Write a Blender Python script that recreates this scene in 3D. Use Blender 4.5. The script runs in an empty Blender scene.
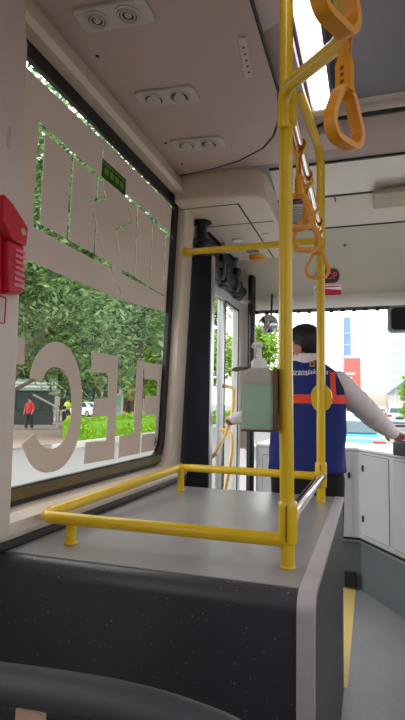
import bpy, bmesh, math, random
from math import sin, cos, pi, radians, sqrt
from mathutils import Vector, Matrix
random.seed(7)
SC = bpy.context.scene
COL = SC.collection

# ------------------------------------------------------------------ camera
YAW, PITCH, ROLL, FPX = 18.0, 4.6, 1.0, 520.0
CAM = Vector((0, 0, 1.31))
_y, _p, _r = radians(YAW), radians(PITCH), radians(ROLL)
FW = Vector((-sin(_y) * cos(_p), cos(_y) * cos(_p), sin(_p)))
R0 = Vector((cos(_y), sin(_y), 0)); U0 = R0.cross(FW)
RT = cos(_r) * R0 + sin(_r) * U0; UP = -sin(_r) * R0 + cos(_r) * U0
cd = bpy.data.cameras.new('camera'); cam = bpy.data.objects.new('camera', cd); COL.objects.link(cam)
cd.sensor_fit = 'VERTICAL'; cd.sensor_height = 36.0; cd.lens = 36.0 * FPX / 720.0
cd.clip_start = 0.02; cd.clip_end = 600
M = Matrix((RT, UP, -FW)).transposed().to_4x4(); M.translation = CAM
cam.matrix_world = M
SC.camera = cam

# ------------------------------------------------------------------ sky and exposure
w = bpy.data.worlds.new('overcast_sky'); SC.world = w; w.use_nodes = True
bg = w.node_tree.nodes['Background']
bg.inputs[0].default_value = (1.0, 0.985, 0.98, 1); bg.inputs[1].default_value = 3.3
SC.view_settings.view_transform = 'Standard'; SC.view_settings.look = 'None'
SC.view_settings.exposure = 0.22; SC.view_settings.gamma = 1.0
SC.view_settings.use_curve_mapping = False
sd = bpy.data.lights.new('sun', 'SUN'); sd.energy = 1.6; sd.angle = radians(40); sd.color = (1.0, 0.97, 0.92)
so = bpy.data.objects.new('sun', sd); COL.objects.link(so); so.rotation_euler = (radians(-34), radians(8), 0)
LAMP_STRENGTH = 4.8

# ------------------------------------------------------------------ helpers
def lin(c):
    return tuple(((v / 255) / 12.92 if v / 255 <= 0.04045 else ((v / 255 + 0.055) / 1.055) ** 2.4) for v in c)

def mat(name, rgb, rough=0.5, metal=0.0, noise=0.06, scale=40, bump=0.0, coat=0.0, spec=0.5):
    m = bpy.data.materials.new(name); m.use_nodes = True
    nt = m.node_tree; b = nt.nodes['Principled BSDF']
    c = lin(rgb)
    tc = nt.nodes.new('ShaderNodeTexCoord'); nz = nt.nodes.new('ShaderNodeTexNoise')
    nz.inputs['Scale'].default_value = scale; nz.inputs['Detail'].default_value = 4
    nt.links.new(tc.outputs['Object'], nz.inputs['Vector'])
    mx = nt.nodes.new('ShaderNodeMix'); mx.data_type = 'RGBA'
    mx.inputs[6].default_value = (*[v * (1 - noise) for v in c], 1)
    mx.inputs[7].default_value = (*[min(1, v * (1 + noise)) for v in c], 1)
    nt.links.new(nz.outputs['Fac'], mx.inputs[0]); nt.links.new(mx.outputs[2], b.inputs['Base Color'])
    b.inputs['Roughness'].default_value = rough; b.inputs['Metallic'].default_value = metal
    b.inputs['Specular IOR Level'].default_value = spec
    if coat: b.inputs['Coat Weight'].default_value = coat
    if bump:
        bp = nt.nodes.new('ShaderNodeBump'); bp.inputs['Strength'].default_value = bump; bp.inputs['Distance'].default_value = 0.002
        nt.links.new(nz.outputs['Fac'], bp.inputs['Height']); nt.links.new(bp.outputs[0], b.inputs['Normal'])
    return m

def speck_mat(name, rgb, specks, rough, scale=90, dens=0.09, bump=0.25, coat=0.0):
    """vinyl with small scattered flecks"""
    m = mat(name, rgb, rough, noise=0.10, scale=6, coat=coat); nt = m.node_tree; b = nt.nodes['Principled BSDF']
    tc = [n for n in nt.nodes if n.type == 'TEX_COORD'][0]
    base = b.inputs['Base Color'].links[0].from_socket
    for i, s in enumerate(specks):
        mp = nt.nodes.new('ShaderNodeMapping'); mp.inputs['Location'].default_value = (i * 3.1, i * 1.7, i * 2.3)
        vo = nt.nodes.new('ShaderNodeTexVoronoi'); vo.inputs['Scale'].default_value = scale * (0.7 + 0.5 * i)
        nt.links.new(tc.outputs['Object'], mp.inputs[0]); nt.links.new(mp.outputs[0], vo.inputs['Vector'])
        sep = nt.nodes.new('ShaderNodeSeparateColor'); nt.links.new(vo.outputs['Color'], sep.inputs[0])
        gt = nt.nodes.new('ShaderNodeMath'); gt.operation = 'LESS_THAN'; gt.inputs[1].default_value = dens
        nt.links.new(sep.outputs[0], gt.inputs[0])
        ds = nt.nodes.new('ShaderNodeMath'); ds.operation = 'LESS_THAN'; ds.inputs[1].default_value = 0.17
        nt.links.new(vo.outputs['Distance'], ds.inputs[0])
        mu = nt.nodes.new('ShaderNodeMath'); mu.operation = 'MULTIPLY'
        nt.links.new(gt.outputs[0], mu.inputs[0]); nt.links.new(ds.outputs[0], mu.inputs[1])
        mx = nt.nodes.new('ShaderNodeMix'); mx.data_type = 'RGBA'; mx.inputs[7].default_value = (*lin(s), 1)
        nt.links.new(mu.outputs[0], mx.inputs[0]); nt.links.new(base, mx.inputs[6]); base = mx.outputs[2]
    nt.links.new(base, b.inputs['Base Color'])
    if bump:
        n2 = nt.nodes.new('ShaderNodeTexNoise'); n2.inputs['Scale'].default_value = 260; n2.inputs['Detail'].default_value = 3
        nt.links.new(tc.outputs['Object'], n2.inputs['Vector'])
        bp = nt.nodes.new('ShaderNodeBump'); bp.inputs['Strength'].default_value = bump; bp.inputs['Distance'].default_value = 0.0015
        nt.links.new(n2.outputs['Fac'], bp.inputs['Height']); nt.links.new(bp.outputs[0], b.inputs['Normal'])
    return m

def glass_mat(name, tint=(235, 240, 238), refl=0.35):
    m = bpy.data.materials.new(name); m.use_nodes = True; nt = m.node_tree; nt.nodes.clear()
    o = nt.nodes.new('ShaderNodeOutputMaterial'); t = nt.nodes.new('ShaderNodeBsdfTransparent'); g = nt.nodes.new('ShaderNodeBsdfGlossy')
    t.inputs[0].default_value = (*lin(tint), 1); g.inputs['Roughness'].default_value = 0.02
    g.inputs[0].default_value = (1, 1, 1, 1)
    f = nt.nodes.new('ShaderNodeFresnel'); f.inputs[0].default_value = 1.45
    k = nt.nodes.new('ShaderNodeMath'); k.operation = 'MULTIPLY'; k.inputs[1].default_value = refl
    nt.links.new(f.outputs[0], k.inputs[0])
    mx = nt.nodes.new('ShaderNodeMixShader'); nt.links.new(k.outputs[0], mx.inputs[0])
    nt.links.new(t.outputs[0], mx.inputs[1]); nt.links.new(g.outputs[0], mx.inputs[2]); nt.links.new(mx.outputs[0], o.inputs[0])
    return m

def leaf_mat(name, a, b, trans=0.45):
    m = bpy.data.materials.new(name); m.use_nodes = True; nt = m.node_tree; nt.nodes.clear()
    o = nt.nodes.new('ShaderNodeOutputMaterial'); d = nt.nodes.new('ShaderNodeBsdfDiffuse'); t = nt.nodes.new('ShaderNodeBsdfTranslucent')
    g = nt.nodes.new('ShaderNodeNewGeometry'); mx = nt.nodes.new('ShaderNodeMix'); mx.data_type = 'RGBA'
    mx.inputs[6].default_value = (*lin(a), 1); mx.inputs[7].default_value = (*lin(b), 1)
    nt.links.new(g.outputs['Random Per Island'], mx.inputs[0])
    nt.links.new(mx.outputs[2], d.inputs[0]); nt.links.new(mx.outputs[2], t.inputs[0])
    ms = nt.nodes.new('ShaderNodeMixShader'); ms.inputs[0].default_value = trans
    nt.links.new(d.outputs[0], ms.inputs[1]); nt.links.new(t.outputs[0], ms.inputs[2]); nt.links.new(ms.outputs[0], o.inputs[0])
    return m

def film_mat(name, rgb, trans):
    m = bpy.data.materials.new(name); m.use_nodes = True; nt = m.node_tree; nt.nodes.clear()
    o = nt.nodes.new('ShaderNodeOutputMaterial'); d = nt.nodes.new('ShaderNodeBsdfDiffuse'); t = nt.nodes.new('ShaderNodeBsdfTranslucent')
    tc = nt.nodes.new('ShaderNodeTexCoord'); nz = nt.nodes.new('ShaderNodeTexNoise'); nz.inputs['Scale'].default_value = 5
    nt.links.new(tc.outputs['Object'], nz.inputs['Vector'])
    c = lin(rgb); mx = nt.nodes.new('ShaderNodeMix'); mx.data_type = 'RGBA'
    mx.inputs[6].default_value = (*[v * .94 for v in c], 1); mx.inputs[7].default_value = (*[v * 1.06 for v in c], 1)
    nt.links.new(nz.outputs['Fac'], mx.inputs[0]); nt.links.new(mx.outputs[2], d.inputs[0]); nt.links.new(mx.outputs[2], t.inputs[0])
    ms = nt.nodes.new('ShaderNodeMixShader'); ms.inputs[0].default_value = trans
    nt.links.new(d.outputs[0], ms.inputs[1]); nt.links.new(t.outputs[0], ms.inputs[2]); nt.links.new(ms.outputs[0], o.inputs[0])
    return m

def emis(name, rgb, s):
    m = bpy.data.materials.new(name); m.use_nodes = True; nt = m.node_tree; nt.nodes.clear()
    o = nt.nodes.new('ShaderNodeOutputMaterial'); e = nt.nodes.new('ShaderNodeEmission')
    e.inputs[0].default_value = (*lin(rgb), 1); e.inputs[1].default_value = s; nt.links.new(e.outputs[0], o.inputs[0])
    return m

class MB:
    def __init__(s): s.v = []; s.f = []
    def add(s, vs, fs):
        b = len(s.v); s.v += [tuple(p) for p in vs]; s.f += [tuple(i + b for i in f) for f in fs]; return s
    def box(s, x0, y0, z0, x1, y1, z1, m=None):
        vs = [(x, y, z) for z in (z0, z1) for y in (y0, y1) for x in (x0, x1)]
        if m is not None: vs = [m @ Vector(v) for v in vs]
        return s.add(vs, [(0, 2, 3, 1), (4, 5, 7, 6), (0, 1, 5, 4), (2, 6, 7, 3), (0, 4, 6, 2), (1, 3, 7, 5)])
    def prism(s, poly, h0, h1, fn):
        """poly: 2-D outline; fn(a, b, h) -> point"""
        n = len(poly)
        return s.add([fn(a, b, h0) for a, b in poly] + [fn(a, b, h1) for a, b in poly],
                     [tuple(range(n))[::-1], tuple(range(n, 2 * n))] + [(i, (i + 1) % n, n + (i + 1) % n, n + i) for i in range(n)])
    def tube(s, pts, r, n=14, caps=True, closed=False, flat=1.0, up=None):
        pts = [Vector(p) for p in pts]; N = len(pts)
        rr = r if isinstance(r, (list, tuple)) else [r] * N
        vs = []; prev = None
        for i, p in enumerate(pts):
            if closed: t = pts[(i + 1) % N] - pts[i - 1]
            else: t = pts[min(i + 1, N - 1)] - pts[max(i - 1, 0)]
            t.normalize()
            if prev is None:
                a = Vector(up) if up else (Vector((0, 0, 1)) if abs(t.z) < 0.9 else Vector((1, 0, 0)))
            else: a = prev
            u = (a - t * a.dot(t)).normalized(); v = t.cross(u); prev = u
            for k in range(n):
                th = 2 * pi * k / n
                vs.append(p + rr[i] * (cos(th) * u * flat + sin(th) * v))
        fs = []
        for i in range(N if closed else N - 1):
            for k in range(n):
                a = i * n + k; b = i * n + (k + 1) % n; j = (i + 1) % N
                fs.append((a, b, j * n + (k + 1) % n, j * n + k))
        if caps and not closed:
            fs += [tuple(range(n))[::-1], tuple((N - 1) * n + k for k in range(n))]
        return s.add(vs, fs)
    def lathe(s, prof, c=(0, 0, 0), n=24, m=None):
        """prof: (radius, height) pairs round the z axis, then m"""
        vs = []; c = Vector(c)
        for r, h in prof:
            for k in range(n):
                th = 2 * pi * k / n; q = Vector((r * cos(th), r * sin(th), h))
                if m is not None: q = m @ q
                vs.append(c + q)
        fs = [(i * n + k, i * n + (k + 1) % n, (i + 1) * n + (k + 1) % n, (i + 1) * n + k) for i in range(len(prof) - 1) for k in range(n)]
        fs += [tuple(range(n))[::-1], tuple((len(prof) - 1) * n + k for k in range(n))]
        return s.add(vs, fs)
    def ell(s, c, r, m=None, nu=18, nv=12):
        vs = []; c = Vector(c)
        for j in range(1, nv):
            ph = pi * j / nv
            for k in range(nu):
                th = 2 * pi * k / nu
                q = Vector((r[0] * sin(ph) * cos(th), r[1] * sin(ph) * sin(th), r[2] * cos(ph)))
                if m is not None: q = m @ q
                vs.append(c + q)
        for sg in (1, -1):
            q = Vector((0, 0, sg * r[2]))
            if m is not None: q = m @ q
            vs.append(c + q)
        T = (nv - 1) * nu; B = T + 1
        fs = [(j * nu + k, (j + 1) * nu + k, (j + 1) * nu + (k + 1) % nu, j * nu + (k + 1) % nu) for j in range(nv - 2) for k in range(nu)]
        fs += [(T, k, (k + 1) % nu) for k in range(nu)] + [(B, (nv - 2) * nu + (k + 1) % nu, (nv - 2) * nu + k) for k in range(nu)]
        return s.add(vs, fs)
    def mesh(s, name):
        me = bpy.data.meshes.new(name); me.from_pydata(s.v, [], s.f); me.update()
        bm = bmesh.new(); bm.from_mesh(me); bmesh.ops.recalc_face_normals(bm, faces=bm.faces); bm.to_mesh(me); bm.free()
        return me

def finish(me, m, smooth, angle=40):
    me.materials.clear(); me.materials.append(m)
    if smooth:
        for p in me.polygons: p.use_smooth = True
        me.set_sharp_from_angle(angle=radians(angle))

def empty(name, loc, label, cat, group=None):
    o = bpy.data.objects.new(name, None); COL.objects.link(o); o.location = loc; o.empty_display_size = 0.1
    o['label'] = label; o['category'] = cat
    if group: o['group'] = group
    return o

def put(name, mb, m, parent=None, smooth=True, bevel=0, seg=2, label=None, cat=None, group=None, kind=None, angle=40):
    me = mb if isinstance(mb, bpy.types.Mesh) else mb.mesh(name)
    finish(me, m, smooth, angle)
    o = bpy.data.objects.new(name, me); COL.objects.link(o)
    if parent is not None:
        o.parent = parent
        if parent.parent is None:
            o.matrix_parent_inverse = Matrix.Translation(parent.location).inverted()
    else:
        xs = [v.co.x for v in me.vertices]; ys = [v.co.y for v in me.vertices]; zs = [v.co.z for v in me.vertices]
        L = Vector(((min(xs) + max(xs)) / 2, (min(ys) + max(ys)) / 2, min(zs)))
        me.transform(Matrix.Translation(-L)); o.location = L
    if bevel:
        bv = o.modifiers.new('bevel', 'BEVEL'); bv.width = bevel; bv.segments = seg; bv.limit_method = 'ANGLE'; bv.angle_limit = radians(35)
        bv.harden_normals = False
        for p in me.polygons: p.use_smooth = True
        me.set_sharp_from_angle(angle=radians(60))
    if label: o['label'] = label
    if cat: o['category'] = cat
    if group: o['group'] = group
    if kind: o['kind'] = kind
    return o

def struct(name, mb, m, **k):
    return put(name, mb, m, kind='structure', **k)

def bend(pts, r, n=7):
    """polyline with rounded corners"""
    P = [Vector(p) for p in pts]; out = [P[0]]
    for i in range(1, len(P) - 1):
        a = (P[i - 1] - P[i]); b = (P[i + 1] - P[i]); d = min(r, a.length * .49, b.length * .49)
        A = P[i] + a.normalized() * d; B = P[i] + b.normalized() * d
        for k in range(n + 1):
            t = k / n; out.append((1 - t) ** 2 * A + 2 * t * (1 - t) * P[i] + t * t * B)
    out.append(P[-1]); return out

def evaluated(o):
    dg = bpy.context.evaluated_depsgraph_get(); dg.update()
    me = bpy.data.meshes.new_from_object(o.evaluated_get(dg))
    bpy.data.objects.remove(o); return me

def remesh(mb, vox, it=4, fac=0.5):
    me = mb.mesh('tmp'); o = bpy.data.objects.new('tmp', me); COL.objects.link(o)
    r = o.modifiers.new('r', 'REMESH'); r.mode = 'VOXEL'; r.voxel_size = vox
    s = o.modifiers.new('s', 'SMOOTH'); s.iterations = it; s.factor = fac
    return evaluated(o)

def textmesh(txt, size, shear=0.0, extr=0.0, space=1.0):
    c = bpy.data.curves.new('t', 'FONT'); c.body = txt; c.size = size; c.shear = shear; c.extrude = extr
    c.align_x = 'CENTER'; c.align_y = 'CENTER'; c.space_character = space; c.resolution_u = 3
    o = bpy.data.objects.new('t', c); COL.objects.link(o)
    return evaluated(o)

def rrect(a0, b0, a1, b1, r, n=6):
    rs = r if isinstance(r, (list, tuple)) else [r] * 4
    out = []
    for (ca, cb, st, q) in ((a1, b1, 0, rs[0]), (a0, b1, 90, rs[1]), (a0, b0, 180, rs[2]), (a1, b0, 270, rs[3])):
        sx = -1 if ca == a1 else 1; sy = -1 if cb == b1 else 1
        for k in range(n + 1):
            th = radians(st + 90 * k / n); out.append((ca + sx * q + q * cos(th), cb + sy * q + q * sin(th)))
    return out

# ------------------------------------------------------------------ materials
CREAM = mat('cream_plastic', (214, 200, 182), 0.45, noise=.03, scale=8)
CREAM2 = mat('pale_grey_plastic', (210, 198, 188), 0.5, noise=.03, scale=8)
DUCT = mat('mauve_grey_panel', (192, 173, 167), 0.5, noise=.03, scale=6)
VENTW = mat('vent_plastic', (200, 192, 184), 0.4, noise=.02)
DARK = mat('black_rubber', (10, 10, 11), 0.55)
BLACKM = mat('black_metal', (24, 25, 28), 0.35)
NAVY = mat('dark_navy_panel', (15, 22, 36), 0.6, spec=.3)
STEEL = mat('brushed_aluminium', (170, 170, 172), 0.35, metal=.8)
SILV = mat('grey_edge_trim', (198, 191, 191), 0.35, metal=.1)
CHROME = mat('polished_steel', (225, 215, 205), 0.12, metal=1.0, noise=.03)
YEL = mat('yellow_powder_coat', (228, 188, 8), 0.3, noise=.05, scale=15, coat=.3)
ORANGE = mat('orange_strap_plastic', (232, 156, 14), 0.35, noise=.07, scale=30)
BOXTOP = speck_mat('lit_grey_floor_vinyl', (158, 156, 158), [(200, 200, 200), (80, 80, 82)], .30, 110, .05, .35)  # light and sheen on the top are put into this paler colour
BOXFR = speck_mat('dark_flecked_vinyl', (66, 64, 72), [(150, 136, 120), (140, 136, 142)], .34, 105, .09, .12)
BOXSIDE = mat('charcoal_side_panel', (74, 75, 78), 0.5, noise=.05)
FLOORM = speck_mat('grey_safety_floor', (150, 152, 156), [(215, 215, 218), (80, 82, 86)], .45, 120, .10, .3)
YSTRIP = mat('yellow_marking', (238, 208, 130), 0.6)
CABM = mat('light_grey_cabinet', (196, 194, 200), 0.45, noise=.02)
KICK = mat('dark_grey_kick', (98, 104, 110), 0.5, noise=.04)
GLASS = glass_mat('clear_glass', (240, 243, 241), .008)
TINT = glass_mat('tinted_glass', (196, 198, 196), .1)
FILM = film_mat('mauve_grey_window_film', (212, 200, 191), .28)
CEILG = mat('grey_ceiling_carpet', (128, 126, 128), 0.8, noise=.08, scale=200)
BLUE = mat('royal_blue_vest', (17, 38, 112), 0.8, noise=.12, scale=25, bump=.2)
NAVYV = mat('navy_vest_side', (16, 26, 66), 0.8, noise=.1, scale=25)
REFL = mat('orange_red_band', (240, 66, 34), 0.5, noise=.05)
SHIRT = mat('pale_shirt_cotton', (226, 214, 216), 0.85, noise=.05, scale=18, bump=.3)
TROUS = mat('black_trousers', (20, 20, 24), 0.85)
SKIN = mat('skin', (190, 134, 112), 0.55, noise=.06, scale=30)
HAIR = mat('black_hair', (22, 19, 19), 0.45, noise=.3, scale=160, bump=.8)
MASKM = mat('mask_cloth', (196, 186, 176), 0.8)
REDP = mat('red_plastic', (196, 22, 44), 0.35, noise=.05)
WHITEP = mat('white_print', (240, 238, 238), 0.5)
PINK = mat('pink_red_print', (226, 60, 120), 0.5)
MAROON = mat('maroon_print', (66, 10, 26), 0.4)
STICKR = mat('crimson_print', (200, 24, 66), 0.5)
SEATM = mat('dark_grey_seat_plastic', (64, 69, 73), 0.45, noise=.04)
SEATF = mat('seat_fabric', (52, 54, 66), 0.9, noise=.2, scale=90)

# ================================================================== BUS SHELL (kind = structure)
XL = -1.05                        # inner face of the left wall
def lean(z): return 0.04 * (z - 1.0)

struct('floor', MB().box(-1.25, -3, -.06, 1.25, 4.4, 0), FLOORM, smooth=False)
struct('trim_1', MB().box(-.22, 2.61, 0, -.115, 4.0, .003), YSTRIP, smooth=False)

# left wall: panel with a round-cornered opening per window (a = y, b = z)
def wall_panel(mb, y0, z0, y1, z1, hole, x, depth, n=6):
    hp = rrect(*hole, n=n); N = len(hp); cy = (hole[0] + hole[2]) / 2; cz = (hole[1] + hole[3]) / 2
    out = []
    for i, (a, b) in enumerate(hp):
        q = i // (n + 1)
        k = i % (n + 1)
        # walk the outer rectangle in step with the hole
        ca, cb = ((y1, z1), (y0, z1), (y0, z0), (y1, z0))[q]
        if k == n // 2: out.append((ca, cb))
        else:
            first = k < n // 2
            if q == 0: out.append((y1, b) if first else (a, z1))
            if q == 1: out.append((a, z1) if first else (y0, b))
            if q == 2: out.append((y0, b) if first else (a, z0))
            if q == 3: out.append((a, z0) if first else (y1, b))
    vs = [(x + lean(b), a, b) for a, b in out] + [(x + lean(b), a, b) for a, b in hp] + [(x - depth + lean(b), a, b) for a, b in hp] + [(x - depth + lean(b), a, b) for a, b in out]
    fs = []
    for i in range(N):
        j = (i + 1) % N
        fs += [(i, j, N + j, N + i), (N + i, N + j, 2 * N + j, 2 * N + i), (2 * N + i, 2 * N + j, 3 * N + j, 3 * N + i)]
    mb.add(vs, fs)
W1 = (1.02, .965, 2.70, 2.455, [.03, .05, .10, .13])
W0 = (-1.3, .965, .62, 2.455, .06)
mb = MB()
wall_panel(mb, .85, .80, 2.84, 2.50, W1, XL, .075)
wall_panel(mb, -3.0, .80, .85, 2.50, W0, XL, .075)
mb.box(XL - .10, -3, 0, XL - .005, 2.84, .80)                   # below the sill
mb.box(XL - .16, -3, -.35, XL - .10, 2.84, .90)
struct('wall_left', mb, CREAM, smooth=True, angle=30)
# sill ledge and cove strips
struct('trim_2', MB().prism([(XL - .05, .90), (XL + .045, .90), (XL + .05, .915), (XL + .04, .945), (XL + .0, .962), (XL - .05, .966)], .85, 2.84,
                            lambda a, b, h: (a, h, b)), CREAM2, smooth=True, angle=25)
struct('trim_3', MB().prism([(XL - .05, 2.46), (XL + .062, 2.452), (XL + .078, 2.47), (XL + .074, 2.50), (XL + .058, 2.545), (XL + .02, 2.57), (XL - .05, 2.57)], -3, 2.60,
                            lambda a, b, h: (a, h, b)), CREAM, smooth=True, angle=30)
# pillar panel between the side windows, near the viewer
struct('trim_4', MB().prism([(.80, .90), (1.30, .90), (1.272, 1.74), (1.268, 1.80), (1.256, 1.86), (1.242, 2.36), (1.225, 2.42), (1.225, 2.56), (.80, 2.56)], XL - .03, XL + .055,
                            lambda a, b, h: (h + .5 * lean(b), a, b)), CREAM2, bevel=.012, seg=3)
# slotted recess marks of that pillar panel
struct('trim_20', MB().box(XL + .0755, 1.175, 2.02, XL + .0775, 1.187, 2.08), DUCT, smooth=False)
# pillar between window and door
struct('trim_5', MB().prism([(2.705, .9), (2.86, .9), (2.86, 2.56), (2.715, 2.56), (2.705, 2.4)], XL - .08, XL + .004, lambda a, b, h: (h + lean(b), a, b)), CREAM, bevel=.02, seg=3)

# right wall and rear: plain window bands
mb = MB()
mb.box(1.20, -3, 0, 1.27, 4.4, .95).box(1.20, -3, 2.35, 1.27, 4.4, 2.75)
for y in (-3, -1.6, -.2, 1.2, 2.6, 4.0): mb.box(1.20, y, .95, 1.27, y + .12, 2.35)
struct('wall_right', mb, CREAM2, smooth=False)
struct('wall_rear', MB().box(-1.12, -3.06, 0, 1.27, -3, 2.75), CREAM2, smooth=False)
for i, y in enumerate((-2.88, -1.48, -.08, 1.32, 2.72)):
    struct('window_%d' % (i + 3), MB().box(1.23, y, .95, 1.236, y + 1.28, 2.35), TINT, smooth=False)

# ceiling: grey centre panel and front slope panels (a = y, b = z profile)
struct('ceiling', MB().box(-.13, -3, 2.72, 1.27, 2.46, 2.78).box(-1.15, -3, 2.76, -.13, 4.3, 2.82), CEILG, smooth=False)
def roofstrip(name, prof, x0, x1, m, t=.03, **k):
    poly = list(prof) + [(a, b + t) for a, b in reversed(prof)]
    return struct(name, MB().prism(poly, x0, x1, lambda a, b, h: (h, a, b)), m, **k)
# cove frame at the front end of the centre ceiling
roofstrip('trim_6', [(2.40, 2.715), (2.43, 2.70), (2.50, 2.69), (2.53, 2.705)], -.14, 1.22, CREAM2, .05, smooth=True)
roofstrip('trim_7', [(2.525, 2.70), (2.545, 2.705)], -.30, 1.22, DARK, .03)
roofstrip('trim_8', [(2.54, 2.70), (2.60, 2.665), (2.77, 2.607)], -.53, 1.22, DUCT, .04, smooth=True)
roofstrip('trim_9', [(2.775, 2.605), (3.06, 2.535)], -.53, 1.22, mat('daylit_ceiling_strip', (236, 231, 220), .45), .04)  # windscreen light painted in as a whiter strip colour
roofstrip('trim_10', [(3.07, 2.537), (3.30, 2.53), (3.62, 2.525)], -.53, 1.22, CREAM2, .04)
struct('trim_11', MB().box(-.20, 3.066, 2.534, -.192, 3.62, 2.5375).box(-.53, 3.058, 2.530, 1.22, 3.074, 2.56).box(-.53, 2.765, 2.60, 1.22, 2.782, 2.64), DARK, smooth=False)
struct('trim_26', MB().tube(bend([(1.2, 2.455, 2.668), (-.13, 2.455, 2.672), (-.25, 2.45, 2.64), (-.345, 2.44, 2.565)], .12), .007, 8), DARK)
struct('trim_27', MB().tube(bend([(1.2, 2.44, 2.692), (-.12, 2.44, 2.694), (-.24, 2.435, 2.665), (-.345, 2.425, 2.59)], .12), .019, 10), CREAM2)
# front bulkhead above the windscreen
FB = [(3.60, 2.53), (3.68, 2.49), (3.80, 2.42), (3.95, 2.28), (4.05, 2.17), (4.08, 2.10)]
roofstrip('wall_front', FB, -1.05, 1.22, mat('front_header_plastic', (186, 180, 164), .5, noise=.03, scale=5), .12, smooth=True, angle=50)
struct('trim_12', MB().tube([(-1.03, 3.60, 2.526), (-.5, 3.60, 2.526), (1.2, 3.60, 2.526)], .009, 8), DARK)
roofstrip('trim_13', [(4.06, 2.105), (4.10, 2.055), (4.13, 2.06)], -1.05, 1.22, mat('white_trim', (226, 222, 214), .4), .05)
roofstrip('trim_14', [(4.11, 2.055), (4.15, 2.035)], -1.05, 1.22, DARK, .02)
# A pillar left, beside the windscreen
struct('trim_15', MB().prism([(-1.06, 4.02), (-.90, 4.02), (-.905, 4.14), (-1.06, 4.2)], .95, 2.3, lambda a, b, h: (a, b, h)), CREAM2, smooth=False)
struct('trim_16', MB().prism([(-1.12, 4.2), (-1.06, 4.2), (-1.06, 2.84), (-1.12, 2.84)], 2.18, 2.5, lambda a, b, h: (a, b, h)), CREAM2, smooth=False)

# ------------------------------------------------------------------ left window (window_1) with its film
GX = XL - .065
def gp(y, z, h=0.0): return (GX + lean(z) + h, y, z)
win = struct('window_1', MB().prism(rrect(1.02, .965, 2.70, 2.455, W1[4]), -.004, 0, lambda a, b, h: gp(a, b, h)), GLASS, smooth=False)
def in_window(name, mb, m, **k):
    o = put(name, mb, m, None, **k); L = o.location.copy(); o.parent = win; o.location = L - win.location; return o
outer = rrect(1.015, .96, 2.705, 2.46, [.03, .05, .10, .13]); inner = rrect(1.05, 1.025, 2.648, 2.405, [.015, .03, .06, .10])
N = len(outer); g = MB()
g.add([gp(a, b, .002) for a, b in outer] + [gp(a, b, .002) for a, b in inner] + [gp(a, b, .022) for a, b in outer] + [gp(a, b, .022) for a, b in inner],
      [f for i in range(N) for j in [(i + 1) % N] for f in ((2 * N + i, 2 * N + j, 3 * N + j, 3 * N + i), (N + i, N + j, 3 * N + j, 3 * N + i), (i, j, 2 * N + j, 2 * N + i), (i, j, N + j, N + i))])
in_window('gasket', g, DARK, smooth=True)
in_window('lower_channel', MB().box(GX + .004 + lean(1.0), 1.02, .985, GX + .03 + lean(1.0), 2.64, 1.02), mat('brown_bronze_channel', (96, 84, 58), .35, metal=.4), smooth=False)
def film_piece(name, outline, cuts=()):
    a = MB().prism(outline, .001, .0022, lambda a, b, h: gp(a, b, h))
    if not cuts:
        return in_window(name, a, FILM, smooth=False)
    o = bpy.data.objects.new('tmp', a.mesh('tmp')); COL.objects.link(o); cs = []
    for c in cuts:
        k = bpy.data.objects.new('cut', MB().prism(c, -.02, .02, lambda a, b, h: gp(a, b, h)).mesh('cut')); COL.objects.link(k); cs.append(k)
        b = o.modifiers.new('b', 'BOOLEAN'); b.operation = 'DIFFERENCE'; b.solver = 'EXACT'; b.object = k
    me = evaluated(o)
    for k in cs: bpy.data.objects.remove(k)
    return in_window(name, me, FILM, smooth=False)
def bar(p, q, wd):
    d = Vector((q[0] - p[0], q[1] - p[1])).normalized(); n = Vector((-d.y, d.x)) * wd / 2; d = d * wd * .35
    return [(p[0] - d.x + n.x, p[1] - d.y + n.y), (q[0] + d.x + n.x, q[1] + d.y + n.y), (q[0] + d.x - n.x, q[1] + d.y - n.y), (p[0] - d.x - n.x, p[1] - d.y - n.y)]
cuts = [bar((1.453, 2.235), (1.463, 1.90), .038), bar((1.453, 2.236), (1.878, 2.226), .022), bar((1.463, 1.899), (2.01, 1.894), .024), bar((1.646, 2.22), (1.652, 1.90), .017),
        bar((1.836, 2.22), (1.839, 2.14), .014), bar((1.912, 2.163), (1.787, 2.106), .012), bar((1.878, 2.222), (1.915, 2.165), .008), bar((1.787, 2.106), (1.915, 1.943), .008),
        bar((1.913, 1.945), (2.12, 1.795), .007), bar((1.848, 2.05), (1.852, 1.90), .012),
        bar((2.095, 2.243), (2.34, 2.253), .017), bar((2.33, 2.252), (2.625, 2.232), .026), bar((2.215, 2.24), (2.240, 1.905), .012), bar((2.398, 2.24), (2.422, 1.90), .012),
        bar((2.582, 2.225), (2.606, 1.89), .014), bar((2.110, 1.897), (2.30, 1.893), .018), bar((2.29, 1.893), (2.602, 1.885), .010), bar((2.025, 2.065), (2.149, 1.80), .006), bar((2.028, 2.066), (2.17, 2.148), .010),
        bar((2.128, 2.202), (2.17, 2.150), .009), bar((1.866, 2.30), (1.86, 2.372), .006), [(1.862, 2.240), (2.083, 2.240), (2.083, 2.318), (1.862, 2.318)]]
film_piece('window_film', [(1.04, 1.776), (1.6, 1.768), (2.15, 1.768), (2.66, 1.803), (2.66, 2.394), (1.865, 2.396), (1.84, 2.392), (1.60, 2.386), (1.04, 2.382)], cuts)
film_piece('film_letter', [(1.20, 1.505), (1.449, 1.511), (1.458, 1.423), (1.38, 1.42), (1.38, 1.05), (1.28, 1.05), (1.28, 1.42), (1.20, 1.42)])
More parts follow.
